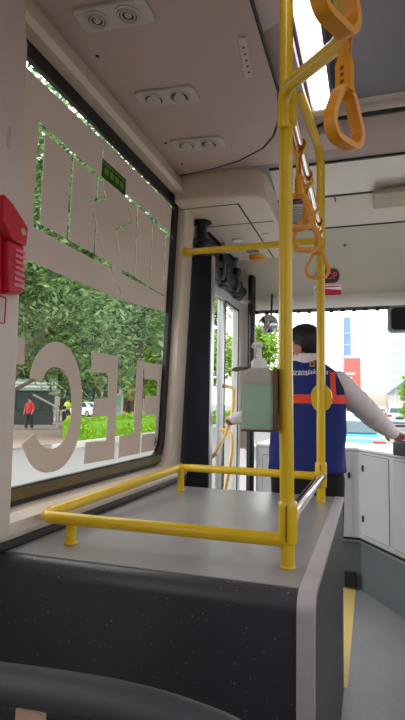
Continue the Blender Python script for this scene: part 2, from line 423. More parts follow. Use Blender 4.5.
def smooth_arc(P, n=4):
    out = []
    for i in range(len(P) - 1):
        p0, p1, p2, p3 = P[max(i - 1, 0)], P[i], P[i + 1], P[min(i + 2, len(P) - 1)]
        for k in range(n):
            t = k / n
            out.append(tuple(.5 * (2 * p1[c] + (p2[c] - p0[c]) * t + (2 * p0[c] - 5 * p1[c] + 4 * p2[c] - p3[c]) * t * t + (3 * p1[c] - p0[c] - 3 * p2[c] + p3[c]) * t ** 3) for c in (0, 1)))
    return out + [P[-1]]
film_piece('film_letter', smooth_arc([(1.492, 1.38), (1.503, 1.428), (1.538, 1.478), (1.602, 1.514), (1.668, 1.519), (1.736, 1.492), (1.794, 1.434), (1.830, 1.349), (1.841, 1.249), (1.825, 1.151), (1.780, 1.085), (1.712, 1.050), (1.630, 1.047), (1.562, 1.068), (1.512, 1.110), (1.478, 1.158)])
           + smooth_arc([(1.544, 1.192), (1.576, 1.156), (1.626, 1.134), (1.685, 1.134), (1.735, 1.166), (1.762, 1.231), (1.761, 1.308), (1.733, 1.380), (1.692, 1.416), (1.635, 1.428), (1.59, 1.412), (1.56, 1.373)]))
film_piece('film_letter', [(1.884, 1.508), (2.123, 1.511), (2.150, 1.045), (1.886, 1.050), (1.886, 1.138), (2.062, 1.133), (2.058, 1.241), (1.928, 1.243), (1.934, 1.314), (2.052, 1.32), (2.042, 1.429), (1.90, 1.423)])
film_piece('film_letter', [(2.325, 1.51), (2.402, 1.511), (2.425, 1.046), (2.19, 1.046), (2.186, 1.146), (2.334, 1.147)])
film_piece('film_letter', [(2.408, 1.505), (2.66, 1.510), (2.66, 1.046), (2.436, 1.048), (2.436, 1.139), (2.605, 1.138), (2.60, 1.236), (2.444, 1.238), (2.446, 1.335), (2.598, 1.338), (2.598, 1.423), (2.43, 1.42)])
st = in_window('sticker', MB().prism([(1.862, 2.240), (2.083, 2.240), (2.083, 2.318), (1.862, 2.318)], .0024, .0032, lambda a, b, h: gp(a, b, h)), leaf_mat('green_sticker', (70, 110, 62), (74, 116, 64), .5), smooth=False)
for k in range(4):
    y = 1.885 + .048 * k
    in_window('sticker_mark', MB().prism(rrect(y, 2.262, y + .034, 2.292, .006, 3), .0034, .004, lambda a, b, h: gp(a, b, h)), leaf_mat('lime_print', (150, 180, 90), (150, 184, 96), .5), smooth=False)
in_window('sticker_stripe', MB().box(GX + .0034 + lean(2.3), 1.865, 2.301, GX + .004 + lean(2.3), 2.08, 2.308), leaf_mat('lime_print_b', (150, 180, 90), (150, 184, 96), .5), smooth=False)
wp = in_window('glass_mark', MB().tube([gp(2.615 + .012 * cos(a), 1.085 + .012 * sin(a), .004) for a in [k * pi / 8 for k in range(13)]], .0025, 6).tube([gp(2.614, 1.115, .004), gp(2.614, 1.10, .004), gp(2.622, 1.088, .004)], .003, 6), BLACKM)
struct('window_2', MB().box(-1.08, -1.3, .965, -1.075, .62, 2.455), TINT, smooth=False)

# ------------------------------------------------------------------ windscreen
ws = struct('window_8', MB().prism([(4.13, 2.05), (4.136, 2.05), (4.506, .93), (4.50, .93)], -1.02, 1.2, lambda a, b, h: (h, a, b)), glass_mat('windscreen_glass', (248, 250, 250), .08), smooth=False)
for k in range(24):
    x = -.9 + .085 * k
    o = put('frit_block', MB().box(x, 4.126, 2.028 - .005 * (k % 2), x + .030, 4.132, 2.045), DARK, None, smooth=False); L = o.location.copy(); o.parent = ws; o.location = L - ws.location
struct('trim_17', MB().box(-1.02, 4.30, .84, 1.2, 4.52, .95), CABM, smooth=False)

# ------------------------------------------------------------------ door (door_1) in the left wall
DX = -1.0
door = struct('door_1', MB().box(DX - .02, 3.03, .02, DX + .02, 3.08, 2.10).box(DX - .02, 3.905, .02, DX + .02, 4.0, 2.10).box(DX - .02, 3.08, 2.03, DX + .02, 3.905, 2.10)
              .box(DX - .02, 3.08, .02, DX + .02, 3.905, .12), mat('pale_door_frame', (206, 204, 202), .4), smooth=False)
def in_door(name, mb, m, **k):
    o = put(name, mb, m, None, **k); L = o.location.copy(); o.parent = door; o.location = L - door.location; return o
in_door('pane', MB().box(DX - .004, 3.08, .12, DX + .004, 3.46, 2.03), GLASS, smooth=False)
in_door('pane', MB().box(DX - .004, 3.51, .12, DX + .004, 3.905, 2.03), GLASS, smooth=False)
in_door('stile', MB().box(DX - .02, 3.46, .12, DX + .022, 3.51, 2.03), STEEL, smooth=False)
in_door('seal', MB().box(DX + .02, 3.51, .12, DX + .026, 3.522, 2.03).box(DX + .02, 3.893, .12, DX + .026, 3.905, 2.03).box(DX + .02, 3.51, 2.018, DX + .026, 3.905, 2.03), DARK, smooth=False)
WOODY = mat('ochre_grab_bar', (222, 178, 96), .4, noise=.05)
for pts in ([(-.985, 3.50, 1.425), (-.90, 3.49, 1.41), (-.885, 3.40, 1.24), (-.885, 3.22, 1.10), (-.89, 2.99, .985), (-.985, 2.985, .97)],
            [(-.985, 3.46, 1.125), (-.90, 3.45, 1.11), (-.885, 3.40, .99), (-.885, 3.27, .80), (-.89, 3.16, .66), (-.985, 3.15, .65)]):
    in_door('grab_bar', MB().tube(bend(pts, .06), .0125, 10), WOODY)

# dark column panel and rotating door shafts
struct('trim_18', MB().box(-1.075, 2.90, 0, -.898, 2.955, 2.18), NAVY, bevel=.004)
struct('trim_19', MB().box(-.898, 2.905, 0, -.890, 2.955, 2.18).box(-.99, 2.955, 0, -.975, 3.03, 2.19).box(-1.0, 3.05, 0, -.985, 3.10, 2.19), STEEL, smooth=False)

# ================================================================== CEILING FITTINGS
# door header box: underside z 2.40, with a rounded near end
hdr = [(-1.03, 2.60), (-.66, 2.60)] + [(-.66 + .13 * sin(t), 2.73 - .13 * cos(t)) for t in [k * pi / 16 for k in range(1, 9)]] + [(-.53, 4.0), (-1.03, 4.0)]
struct('trim_21', MB().prism(hdr, 2.40, 2.56, lambda a, b, h: (a, b, h)), CREAM, bevel=.018, seg=3)
seam = MB().box(-.692, 2.70, 2.3975, -.684, 4.0, 2.402).box(-1.02, 2.70, 2.3975, -.684, 2.704, 2.402).box(-1.02, 3.02, 2.3975, -.55, 3.025, 2.402)
struct('trim_22', seam, DARK, smooth=False)
struct('trim_23', MB().box(-1.03, 3.12, 2.396, -.98, 3.50, 2.403).box(-1.03, 3.62, 2.396, -.975, 3.96, 2.403), DARK, smooth=False)
for i, (x, y, r) in enumerate(((-.845, 3.33, .045),)):
    t = empty('spot_light', (x, y, 2.40), 'round white ceiling downlight above the bus door', 'light')
    put('bezel', MB().lathe([(r, 2.400), (r, 2.394), (r * .8, 2.390), (r * .75, 2.394)], (x, y, 0), 20), VENTW, t)
    put('lens', MB().lathe([(r * .74, 2.396), (r * .74, 2.393), (r * .4, 2.3915)], (x, y, 0), 20), WHITEP, t)
t = empty('exit_lamp', (-.80, 3.74, 2.40), 'oval yellow and orange lamp on the door header', 'lamp')
put('base', MB().lathe([(.062, 2.401), (.062, 2.385), (.056, 2.382)], (-.80, 3.74, 0), 24), YEL, t)
put('lens', MB().lathe([(.055, 2.384), (.05, 2.372), (.03, 2.364)], (-.80, 3.74, 0), 24), mat('orange_lens', (226, 120, 60), .3), t)
put('header_sticker', MB().box(-.85, 3.55, 2.3982, -.76, 3.64, 2.3998), mat('green_label', (70, 130, 80), .5), smooth=False, label='small green sticker on the door header beside the oval lamp', cat='sticker')
put('header_button', MB().lathe([(.022, 2.400), (.022, 2.394), (.012, 2.392)], (-.64, 3.25, 0), 14), CREAM2, label='small pale round button on the header right of the downlight', cat='button')
put('header_slot', MB().box(-.86, 3.88, 2.394, -.78, 3.92, 2.3995), mat('brown_slot', (96, 70, 60), .5), bevel=.003, label='small brown slot plate on the header ahead of the oval lamp', cat='plate')

# air duct over the left seats: sloped underside, rounded front corner
def dz(x): return 2.545 - .06 * (x + 1.0)
plan = [(-1.0, -3), (-.33, -3), (-.33, 1.90), (-.36, 2.10), (-.41, 2.24), (-.48, 2.345), (-.62, 2.455), (-.80, 2.535), (-1.0, 2.585)]
t = empty('air_duct', (-.66, 0, 2.5), 'mauve grey ceiling air duct with round vents over the window', 'air duct')
put('panel', MB().add([(a, b, dz(a)) for a, b in plan] + [(a, b, dz(a) + .03) for a, b in plan], [tuple(range(9)), tuple(range(9, 18))] + [(i, (i + 1) % 9, 9 + (i + 1) % 9, 9 + i) for i in range(9)]), DUCT, t, smooth=False)
put('seam', MB().tube([(a, b, dz(a) + .004) for a, b in plan[1:]], .007, 6).tube([(-1.0, 2.585, dz(-1)), (-1.0, -3, dz(-1))], .007, 6), DARK, t)
struct('trim_24', MB().add([(-1.03, 1.6, 2.562), (-1.03, 2.61, 2.562), (-.25, 2.61, 2.562), (-.25, 1.6, 2.562), (-.25, -3, 2.57), (-.34, -3, 2.525), (-.34, 1.6, 2.525), (-1.03, 1.6, 2.60), (-1.03, 2.61, 2.60), (-.25, 2.61, 2.60), (-.25, 1.6, 2.60), (-.25, -3, 2.60)],
        [(0, 1, 2, 3), (3, 4, 5, 6), (7, 8, 9, 10), (2, 9, 10, 3), (3, 10, 11, 4), (1, 8, 9, 2)]), DUCT, smooth=False)
struct('trim_25', MB().box(-.36, 2.46, 2.60, -.12, 2.62, 2.76).box(-1.05, 2.585, 2.565, -.34, 2.62, 2.76), DUCT, smooth=False)
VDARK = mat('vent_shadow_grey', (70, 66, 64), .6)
for i, yc in enumerate((1.388, 1.845, 2.242)):
    rot = Matrix.Translation((-.769, yc, dz(-.769))) @ Matrix.Rotation(math.atan(.06), 4, 'Y')
    v = put('air_vent', MB().prism(rrect(-.127, -.052, .127, .052, .02, 4), -.010, .002, lambda a, b, h: rot @ Vector((a, b, h))), VENTW, t, bevel=.004)
    for sx in (-.057, .053):
        c = rot @ Vector((sx, 0, -.010)); R3 = rot.to_3x3()
        put('nozzle_seat', MB().lathe([(.042, 0), (.043, -.004), (.036, -.005), (.034, .002)], c, 24, R3), VENTW if i else VENTW, v)
        if i == 0:       # open nozzles: concentric rings round a knob
            for r in (.031, .0215):
                put('nozzle_ring', MB().tube([c + R3 @ Vector((r * cos(k * pi / 12), r * sin(k * pi / 12), -.004)) for k in range(24)], .0032, 6, closed=True), VENTW, v)
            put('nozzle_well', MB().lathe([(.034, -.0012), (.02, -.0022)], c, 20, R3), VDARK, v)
            put('nozzle_knob', MB().ell(c, (.013, .013, .009), R3, 14, 8), VENTW, v)
        else:            # closed nozzles: tilted discs
            R4 = R3 @ Matrix.Rotation(radians(10 if sx < 0 else 20), 3, 'Y') @ Matrix.Rotation(radians(-14), 3, 'X')
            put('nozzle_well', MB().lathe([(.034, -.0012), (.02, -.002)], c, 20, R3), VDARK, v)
            put('nozzle_disc', MB().lathe([(.033, -.002), (.033, -.006), (.024, -.0085), (.008, -.0095)], c, 24, R4), VENTW, v)
for yc in (1.564, 2.219, 2.447):
    put('screw_hole', MB().lathe([(.0075, .001), (.0075, -.0015), (.003, -.0016)], (-.925, yc, dz(-.925)), 12), DARK, t)
gr = put('speaker_plate', MB().prism([(-.436, 1.793), (-.406, 1.787), (-.381, 1.575), (-.408, 1.568)], -.006, .001, lambda a, b, h: (a, b, dz(a) + h)), VENTW, t, bevel=.002)
for k in range(5):
    put('speaker_hole', MB().lathe([(.005, .0), (.005, -.0005), (.003, -.0006)], (-.40 - .003 * k, 1.62 + .033 * k, dz(-.41) - .0065), 10), DARK, gr)

# ceiling lamp strips
LAMPM = emis('lamp_diffuser', (236, 224, 250), LAMP_STRENGTH)
for nm, x, lab in (('left', -.19, 'glowing white ceiling lamp strip behind the yellow pole'), ('right', 1.0, 'glowing white ceiling lamp strip over the right side seats')):
    t = empty('lamp_strip', (x, 0, 2.6), lab, 'lamp')
    put('diffuser', MB().prism([(x - .045, 2.612), (x - .03, 2.59), (x + .015, 2.592), (x + .030, 2.625), (x + .030, 2.66), (x - .045, 2.65)], -2.9, 2.22, lambda a, b, h: (a, h, b)), LAMPM, t, smooth=False)
    put('housing', MB().prism([(x - .055, 2.60), (x - .047, 2.60), (x - .047, 2.655), (x + .032, 2.665), (x + .032, 2.63), (x + .045, 2.64), (x + .06, 2.715), (x - .055, 2.715)], -2.95, 2.27, lambda a, b, h: (a, h, b)), mat('dark_lamp_housing', (70, 68, 72), .5), t, smooth=False)
    put('end_cap', MB().box(x - .05, 2.22, 2.585, x + .055, 2.27, 2.70), CREAM2, t, bevel=.01)

# ================================================================== WHEEL BOX WITH YELLOW RAILS
t = empty('wheel_box', (-.6, 1.9, 0), 'large dark flecked wheel arch box with grey top under the yellow rails', 'wheel box')
R = .045
prof = [(1.25, .0), (1.25, .87 - R)] + [(1.25 + R * (1 - cos(a)), .87 - R + R * sin(a)) for a in [k * pi / 14 for k in range(1, 7)]]
put('front_cover', MB().prism(prof + [(1.30, .868), (1.30, .0)], -1.05, -.157, lambda a, b, h: (h, a, b)), BOXFR, t, smooth=True, angle=60)
put('top_cover', MB().box(-1.05, 1.296, .80, -.157, 2.59, .8705), BOXTOP, t, smooth=False)
put('side_panel', MB().prism([(1.27, 0), (2.59, 0), (2.59, .862), (1.32, .862), (1.285, .85), (1.27, .82)], -.157, -.131, lambda a, b, h: (h, a, b)), BOXSIDE, t, smooth=False)
tr = [(1.243, .0), (1.243, .87 - R)] + [(1.243 + (R + .003) * (1 - cos(a)), .873 - R + R * sin(a)) for a in [k * pi / 14 for k in range(1, 8)]] + [(2.59, .873)]
tri = [(2.59, .858), (1.31, .858), (1.288, .85), (1.27, .83), (1.262, .80), (1.262, 0)]
put('edge_trim', MB().prism(tr + tri, -.167, -.126, lambda a, b, h: (h, a, b)), SILV, t, smooth=True, angle=35)
put('rubber_strip', MB().box(-1.05, 1.26, .87, -1.0, 2.84, .90), mat('dark_edge_strip', (52, 50, 52), .6), t, bevel=.01)

g = empty('grab_rail', (-.22, 1.94, .87), 'yellow tubular grab rail frame with two poles on the wheel box', 'grab rail')
P1 = (-.217, 1.438); P2 = (-.219, 2.435); RZ = .968
put('pole', MB().tube([(*P1, .871), (P1[0] - .003, P1[1], 1.1), (P1[0] - .009, P1[1], 1.5), (P1[0] - .010, P1[1], 2.515)], .0195, 18), YEL, g)
put('pole', MB().tube(bend([(*P2, .871), (*P2, 1.8), (P2[0], P2[1], 2.50), (-.268, 2.02, 2.575)], .10), .0195, 18), YEL, g)
rail = bend([(P1[0], P1[1] - .0, .942), (-.985, 1.415, .948), (-.905, 2.465, .984), (P2[0], P2[1], .984)], .065)
put('low_rail', MB().tube(rail, .0185, 16), YEL, g)
for (x, y) in ((-.878, 1.43), (-.893, 2.44)):
    put('rail_leg', MB().tube([(x, y, .871), (x, y, .945 if y < 2 else .98)], .0165, 14), YEL, g)
    put('foot_collar', MB().lathe([(.021, .8712), (.021, .876), (.017, .879)], (x, y, 0), 16), YEL, g)
for (x, y) in (P1, P2):
    put('foot_collar', MB().lathe([(.0215, .8712), (.0215, .876), (.020, .879)], (x, y, 0), 18), YEL, g)
    cl = put('clamp', MB().lathe([(.021, -.055), (.0255, -.05), (.0265, -.01), (.0265, .045), (.0255, .055), (.021, .06)], (x, y, RZ + .02), 18), YEL, g)
    put('clamp_seam', MB().box(x - .002, y - .0275, RZ - .025, x + .002, y - .024, RZ + .07), mat('clamp_gap', (120, 90, 6), .6), cl, smooth=False)
put('steel_rail', MB().tube([(P1[0] + .004, P1[1], 1.003), (P2[0] + .006, P2[1], .99)], .0185, 18), CHROME, g)
put('rail_socket', MB().tube([(P1[0] + .003, P1[1] + .005, 1.003), (P1[0] + .003, P1[1] + .05, 1.003)], .0225, 16), YEL, g)
put('rail_socket', MB().tube([(P2[0] + .005, P2[1] - .055, .99), (P2[0] + .005, P2[1] - .005, .99)], .0225, 16), YEL, g)
# upper rails
put('steel_rail', MB().tube([(P1[0] + .006, P1[1], 2.135), (P2[0] + .002, P2[1], 2.085)], .0165, 18), CHROME, g)
put('clamp', MB().lathe([(.021, -.05), (.0255, -.045), (.0255, .045), (.021, .05)], (P1[0] - .004, P1[1], 2.155), 18), YEL, g)
put('clamp', MB().lathe([(.021, -.05), (.0255, -.045), (.0255, .045), (.021, .05)], (*P2, 2.08), 18), YEL, g)
for y in (1.62, 1.86, 2.10, 2.33):
    put('rail_ring', MB().lathe([(.0170, -.012), (.0215, -.010), (.0215, .010), (.0170, .012)], (P1[0] + .005, y, 2.135 - .05 * (y - 1.438)), 14, Matrix.Rotation(pi / 2, 3, 'X')), YEL, g)
fr = bend([(P1[0] - .014, P1[1] - .014, 2.09), (P1[0] - .014, P1[1] - .02, 2.205), (-.048, 1.13, 2.115), (-.048, -.8, 2.10)], .055)
put('branch_rail', MB().tube(fr, .0185, 16), YEL, g)
put('cross_bar', MB().tube([(P2[0], P2[1], 2.072), (-1.0, 2.72, 2.155)], .0175, 16), YEL, g)
put('bar_flange', MB().tube([(-.985, 2.716, 2.154), (-1.003, 2.72, 2.155)], .028, 16), YEL, g)
put('bump_disc', MB().prism([(.045 * cos(k * pi / 14), .062 * sin(k * pi / 14)) for k in range(28)], -.005, .009, lambda a, b, h: (P2[0] + .002 + a, P2[1] + h, 1.337 + b)).box(P2[0] - .02, P2[1] - .006, 1.28, P2[0] + .02, P2[1] + .01, 1.39), YEL, g)
put('disc_rim', MB().tube([(P2[0] + .002 + .045 * cos(a), P2[1], 1.337 + .062 * sin(a)) for a in [k * pi / 14 for k in range(28)]], .004, 6, closed=True), CHROME, g)

# ------------------------------------------------------------------ hanging hand straps
def hand_strap(x, y, zr, yaw, drop, label, sc=1.0, swing=0.0):
    t = empty('hand_strap', (x, y, zr), label, 'hand strap', 'orange hanging straps on the overhead rails')
    Mx = Matrix.Translation((x, y, zr)) @ Matrix.Rotation(swing, 4, 'X') @ Matrix.Rotation(yaw, 4, 'Z')
    T = lambda a, b, c: Mx @ Vector((a * sc, b * sc, c * sc))
    def band(path, wd, th):
        m = MB(); n = len(path); P = [Vector((a, c)) for a, c in path]; vs = []
        for i in range(n):
            d = (P[(i + 1) % n] - P[i - 1]).normalized(); nn = Vector((-d.y, d.x))
            for s, e in ((-1, -1), (1, -1), (1, 1), (-1, 1)):
                q = P[i] + nn * th / 2 * e; vs.append(T(q.x, s * wd / 2, q.y))
        return m.add(vs, [(i * 4 + k, i * 4 + (k + 1) % 4, ((i + 1) % n) * 4 + (k + 1) % 4, ((i + 1) % n) * 4 + k) for i in range(n) for k in range(4)])
    k = drop
    loop = [(.0225 * cos(a), .0225 * sin(a)) for a in [radians(-50 + 20 * i) for i in range(15)]]
    put('belt', band(loop + [(-.004, -.05), (-.004, -k), (.004, -k), (.004, -.05)], .026, .0035), ORANGE, t)
    ad = put('adjuster', MB().add([T(a, b, c) for c, wx, wy in ((-k + .012, .007, .016), (-k - .0, .010, .018), (-k - .05, .010, .018), (-k - .066, .012, .020)) for a, b in ((-wx, -wy), (wx, -wy), (wx, wy), (-wx, wy))],
        [(0, 1, 2, 3), (12, 13, 14, 15)] + [(4 * i + j, 4 * i + (j + 1) % 4, 4 * i + 4 + (j + 1) % 4, 4 * i + 4 + j) for i in range(3) for j in range(4)]), ORANGE, t, bevel=.003)
    for q in range(3):
        put('buckle_hole', MB().add([T(a, b, -k - .012 - .015 * q + c) for a in (.0098, .0106) for b, c in ((-.004, -.004), (.004, -.004), (.004, .004), (-.004, .004))], [(4, 5, 6, 7), (0, 1, 2, 3)] + [(i, (i + 1) % 4, 4 + (i + 1) % 4, 4 + i) for i in range(4)]), mat('brown_hole', (110, 56, 8), .6), ad, smooth=False)
    z0 = -k - .062
    ring = bend([(0, 0, 0), (.020, 0, 0), (.056, 0, -.075), (.040, 0, -.112), (-.040, 0, -.112), (-.056, 0, -.075), (-.020, 0, 0), (0, 0, 0)], .03, 6)[:-1]
    put('handle_ring', band([(p.x, p.z + z0) for p in ring], .026, .013), ORANGE, t, bevel=.004)
    return t
hand_strap(-.048, 1.085, 2.115, radians(-120), .088, 'orange hand strap with triangular ring hanging nearest the ceiling front trim', 1.0)
hand_strap(-.048, .80, 2.112, radians(62), .030, 'large orange hand strap cut off by the top of the picture', 1.0)
hand_strap(-.212, 1.60, 2.127, radians(-155), .118, 'orange hand strap on the steel rail, next to the big yellow pole', .92)
hand_strap(-.214, 1.81, 2.116, radians(-160), .118, 'middle orange hand strap of three on the steel rail', .92)
hand_strap(-.216, 2.24, 2.095, radians(-165), .092, 'orange hand strap farthest along the steel rail by the slim pole', .92)

# ------------------------------------------------------------------ hand sanitiser bottle on the pole
t = empty('sanitizer_bottle', (-.295, 1.42, 1.235), 'pale green hand sanitizer pump bottle in a bracket on the yellow pole', 'bottle')
def sq(z, wx, wy, r=.018):
    return [(-.2955 + a, 1.418 + b, z) for a, b in rrect(-wx, -wy, wx, wy, min(r, wx * .95, wy * .95), 4)]
def stack(rings):
    n = len(rings[0]); m = MB()
    return m.add([p for r_ in rings for p in r_], [tuple(range(n))[::-1], tuple((len(rings) - 1) * n + k for k in range(n))] + [(i * n + k, i * n + (k + 1) % n, (i + 1) * n + (k + 1) % n, (i + 1) * n + k) for i in range(len(rings) - 1) for k in range(n)])
SAN = film_mat('milky_green_plastic', (214, 234, 218), .65); CLR = film_mat('clear_grey_plastic', (222, 216, 208), .4)
put('bottle_body', stack([sq(1.238, .041, .030), sq(1.244, .044, .033), sq(1.362, .044, .033)]), SAN, t)
put('bottle_shoulder', stack([sq(1.3625, .044, .033), sq(1.385, .044, .033), sq(1.398, .038, .029), sq(1.405, .026, .022)]), CLR, t)
c = (-.2955, 1.418, 0)
cap = put('pump_collar', MB().lathe([(.022, 1.404), (.022, 1.424), (.014, 1.432)], c, 20), WHITEP, t)
put('pump_stem', MB().lathe([(.008, 1.43), (.007, 1.462), (.011, 1.466), (.011, 1.476), (.004, 1.480)], c, 14), WHITEP, cap)
put('pump_spout', MB().tube([(-.2955, 1.418, 1.470), (-.302, 1.39, 1.470), (-.303, 1.375, 1.462)], .006, 10), WHITEP, cap)
put('lever', MB().prism([(-.345, 1.402), (-.362, 1.396), (-.375, 1.399), (-.364, 1.408), (-.345, 1.410)], 1.408, 1.428, lambda a, b, h: (a, h, b)).tube([(-.345, 1.418, 1.405), (-.318, 1.418, 1.407)], .004, 8), mat('grey_lever', (92, 92, 90), .5), t)
put('bracket', MB().box(-.250, 1.385, 1.236, -.243, 1.452, 1.405).box(-.338, 1.384, 1.232, -.24, 1.452, 1.237), mat('brown_bracket', (104, 70, 58), .5), t, bevel=.002)

# ================================================================== DOOR MECHANISM
for (x, y, z0, z1, lab) in ((-.973, 2.93, 2.181, 2.399, 'black door shaft standing on the dark navy column'), (-.885, 3.95, 0.0, 2.399, 'tall slim black door shaft beside the windscreen')):
    t = empty('door_shaft', (x, y, z0), lab, 'door shaft')
    put('shaft', MB().tube([(x, y, z0), (x, y, z1 - .01)], .030, 18), BLACKM, t)
    put('flange', MB().lathe([(.05, z1 - .012), (.062, z1 - .008), (.062, z1), (.02, z1)], (x, y, 0), 20), BLACKM, t)
    if z0 > 1: put('collar', MB().lathe([(.032, 2.27), (.055, 2.275), (.055, 2.285), (.032, 2.29)], (x, y, 0), 20), BLACKM, t)
t = empty('door_opener', (-.97, 3.6, 2.1), 'black overhead door opener with cylinder and silver brackets', 'door opener')
put('cylinder', MB().tube([(-.955, 3.02, 2.13), (-.955, 3.90, 2.17)], .040, 18), BLACKM, t)
put('track', MB().box(-1.03, 3.0, 2.20, -1.0, 4.0, 2.399).box(-1.03, 3.0, 2.12, -.985, 4.0, 2.16), mat('dark_track', (60, 60, 62), .5), t, smooth=False)
for y in (3.36, 3.74):
    h = put('hanger', MB().tube([(-.955, y, 2.398), (-.955, y, 2.30)], .014, 10).box(-.975, y - .02, 2.36, -.935, y + .02, 2.375), STEEL, t)
    put('hanger_block', MB().lathe([(.026, 2.27), (.03, 2.275), (.03, 2.31), (.026, 2.315)], (-.955, y, 0), 14), BLACKM, h)
    put('bracket_arm', MB().tube(bend([(-.955, y, 2.285), (-.94, y - .02, 2.23), (-.90, y - .16, 2.145), (-.905, y - .18, 2.10)], .03), .011, 8), mat('grey_bracket', (120, 120, 122), .45, metal=.4), h)
    put('clevis', MB().box(-.935, y - .12, 2.09, -.895, y - .06, 2.13).box(-.975, y - .045, 2.085, -.915, y + .035, 2.215), BLACKM, t, bevel=.006)

# ================================================================== FRONT: CABINET, MIRRORS, SIGNS
t = empty('dash_cabinet', (0, 3.8, 0), 'light grey front cabinet with dark kick panel and black latches', 'cabinet')
outl = [(-.845, 3.965), (-.085, 3.955), (.62, 2.83), (1.19, 2.83), (1.19, 4.45), (-.845, 4.45)]
def inset(d): return [(-.845, 3.965 + d), (-.085 + d * .3, 3.955 + d), (.62 + d * .3, 2.83 + d), (1.19, 2.83 + d), (1.19, 4.44), (-.845, 4.44)]
put('body', MB().prism(outl, .36, .975, lambda a, b, h: (a, b, h)), CABM, t, bevel=.012, seg=3)
put('worktop', MB().prism(inset(-.008), .975, 1.0, lambda a, b, h: (a, b, h)), mat('white_dash_top', (226, 226, 228), .4), t, bevel=.01, seg=3)
put('kick_panel', MB().prism(inset(.02), .0, .345, lambda a, b, h: (a, b, h)), KICK, t, smooth=False)
put('rubber_line', MB().prism(inset(.004), .345, .36, lambda a, b, h: (a, b, h)), BLACKM, t, smooth=False)
put('steel_line', MB().prism(inset(-.006), .335, .348, lambda a, b, h: (a, b, h)), STEEL, t, smooth=False)
dirA = Vector((.62 + .085, 2.83 - 3.955, 0)).normalized(); nA = Vector((dirA.y, -dirA.x, 0)); 
if nA.y > 0: nA = -nA
GAP = mat('dark_joint', (90, 88, 92), .6)
def cab_door(o, d, n, a0, a1, z0, z1, latches):
    f = lambda a, b, h: o + d * a + n * h + Vector((0, 0, b))
    put('door_joint', MB().prism(rrect(a0 - .004, z0 - .004, a1 + .004, z1 + .004, .014, 3), -.002, .0012, f), GAP, t, smooth=False)
    dd = put('cabinet_door', MB().prism(rrect(a0, z0, a1, z1, .012, 3), -.002, .004, f), CABM, t, smooth=False)
    for (a, z) in latches:
        put('latch', MB().prism(rrect(a - .008, z - .022, a + .010, z + .022, .008, 3), .004, .012, f), BLACKM, dd, smooth=False)
cab_door(Vector((-.085, 3.955, 0)), dirA, nA, .035, .36, .40, .955, [(.055, .86), (.055, .51)])
cab_door(Vector((-.085, 3.955, 0)), dirA, nA, .42, .78, .40, .955, [])
fx = Vector((1, -.01, 0)).normalized(); fn = Vector((-.01, -1, 0)).normalized()
cab_door(Vector((-.90, 3.965, 0)), fx, fn, .43, .765, .40, .945, [(.742, .80)])
cab_door(Vector((-.90, 3.965, 0)), fx, fn, .11, .385, .40, .915, [])
put('kick_grille', MB().box(-.19, 3.945, .02, -.11, 3.976, .12), BLACKM, t, smooth=False)

t = empty('driver_console', (.26, 3.52, 1.0), 'dark grey driver console box under the attendant right hand', 'console')
put('console_body', MB().prism([(.125, 3.47), (.30, 3.35), (.46, 3.6), (.30, 3.75), (.135, 3.62)], 1.0, 1.085, lambda a, b, h: (a, b, h)), mat('console_grey', (70, 72, 76), .5), t, bevel=.012, seg=3)
put('console_lid', MB().prism([(.14, 3.48), (.30, 3.37), (.44, 3.6), (.30, 3.73), (.15, 3.61)], 1.085, 1.094, lambda a, b, h: (a, b, h)), BLACKM, t, bevel=.004)

MIRR = mat('mirror_glass', (215, 220, 222), .05, metal=1.0, noise=.01)
t = empty('rear_view_mirror', (.25, 3.98, 1.93), 'grey interior rear view mirror hanging at the windscreen top', 'mirror')
hs = [(a, b) for a, b in rrect(.118, 1.832, .42, 2.028, .035, 6)]
put('housing', MB().prism(hs, 3.96, 4.02, lambda a, b, h: (a, h, b)), mat('mirror_housing', (150, 152, 152), .45), t, bevel=.012, seg=3)
put('mirror_face', MB().prism(rrect(.142, 1.85, .405, 2.012, .03, 6), 3.952, 3.961, lambda a, b, h: (a, h, b)), mat('dark_reflection_glass', (120, 124, 128), .06, metal=1.0), t, smooth=False)  # dark reflection is put into the mirror colour
put('mirror_arm', MB().tube([(.27, 4.01, 2.0), (.27, 4.06, 2.10)], .012, 10), BLACKM, t)
t = empty('convex_mirror', (-.74, 3.88, 1.90), 'round convex mirror on an arm beside the front door', 'mirror')
Rm = Matrix.Rotation(radians(90), 3, 'X') @ Matrix.Rotation(radians(12), 3, 'Y')
put('mirror_shell', MB().lathe([(.03, -.03), (.068, -.01), (.074, .002), (.070, .006)], (-.742, 3.90, 1.912), 26, Rm), mat('mirror_rim', (190, 190, 190), .4), t)
put('mirror_face', MB().lathe([(.068, .005), (.058, .012), (.04, .019), (.02, .0225), (.003, .0235)], (-.742, 3.90, 1.912), 26, Rm), MIRR, t)
put('mirror_arm', MB().tube(bend([(-.742, 3.92, 1.912), (-.74, 3.99, 1.93), (-.74, 4.03, 2.17)], .04), .008, 8), BLACKM, t)

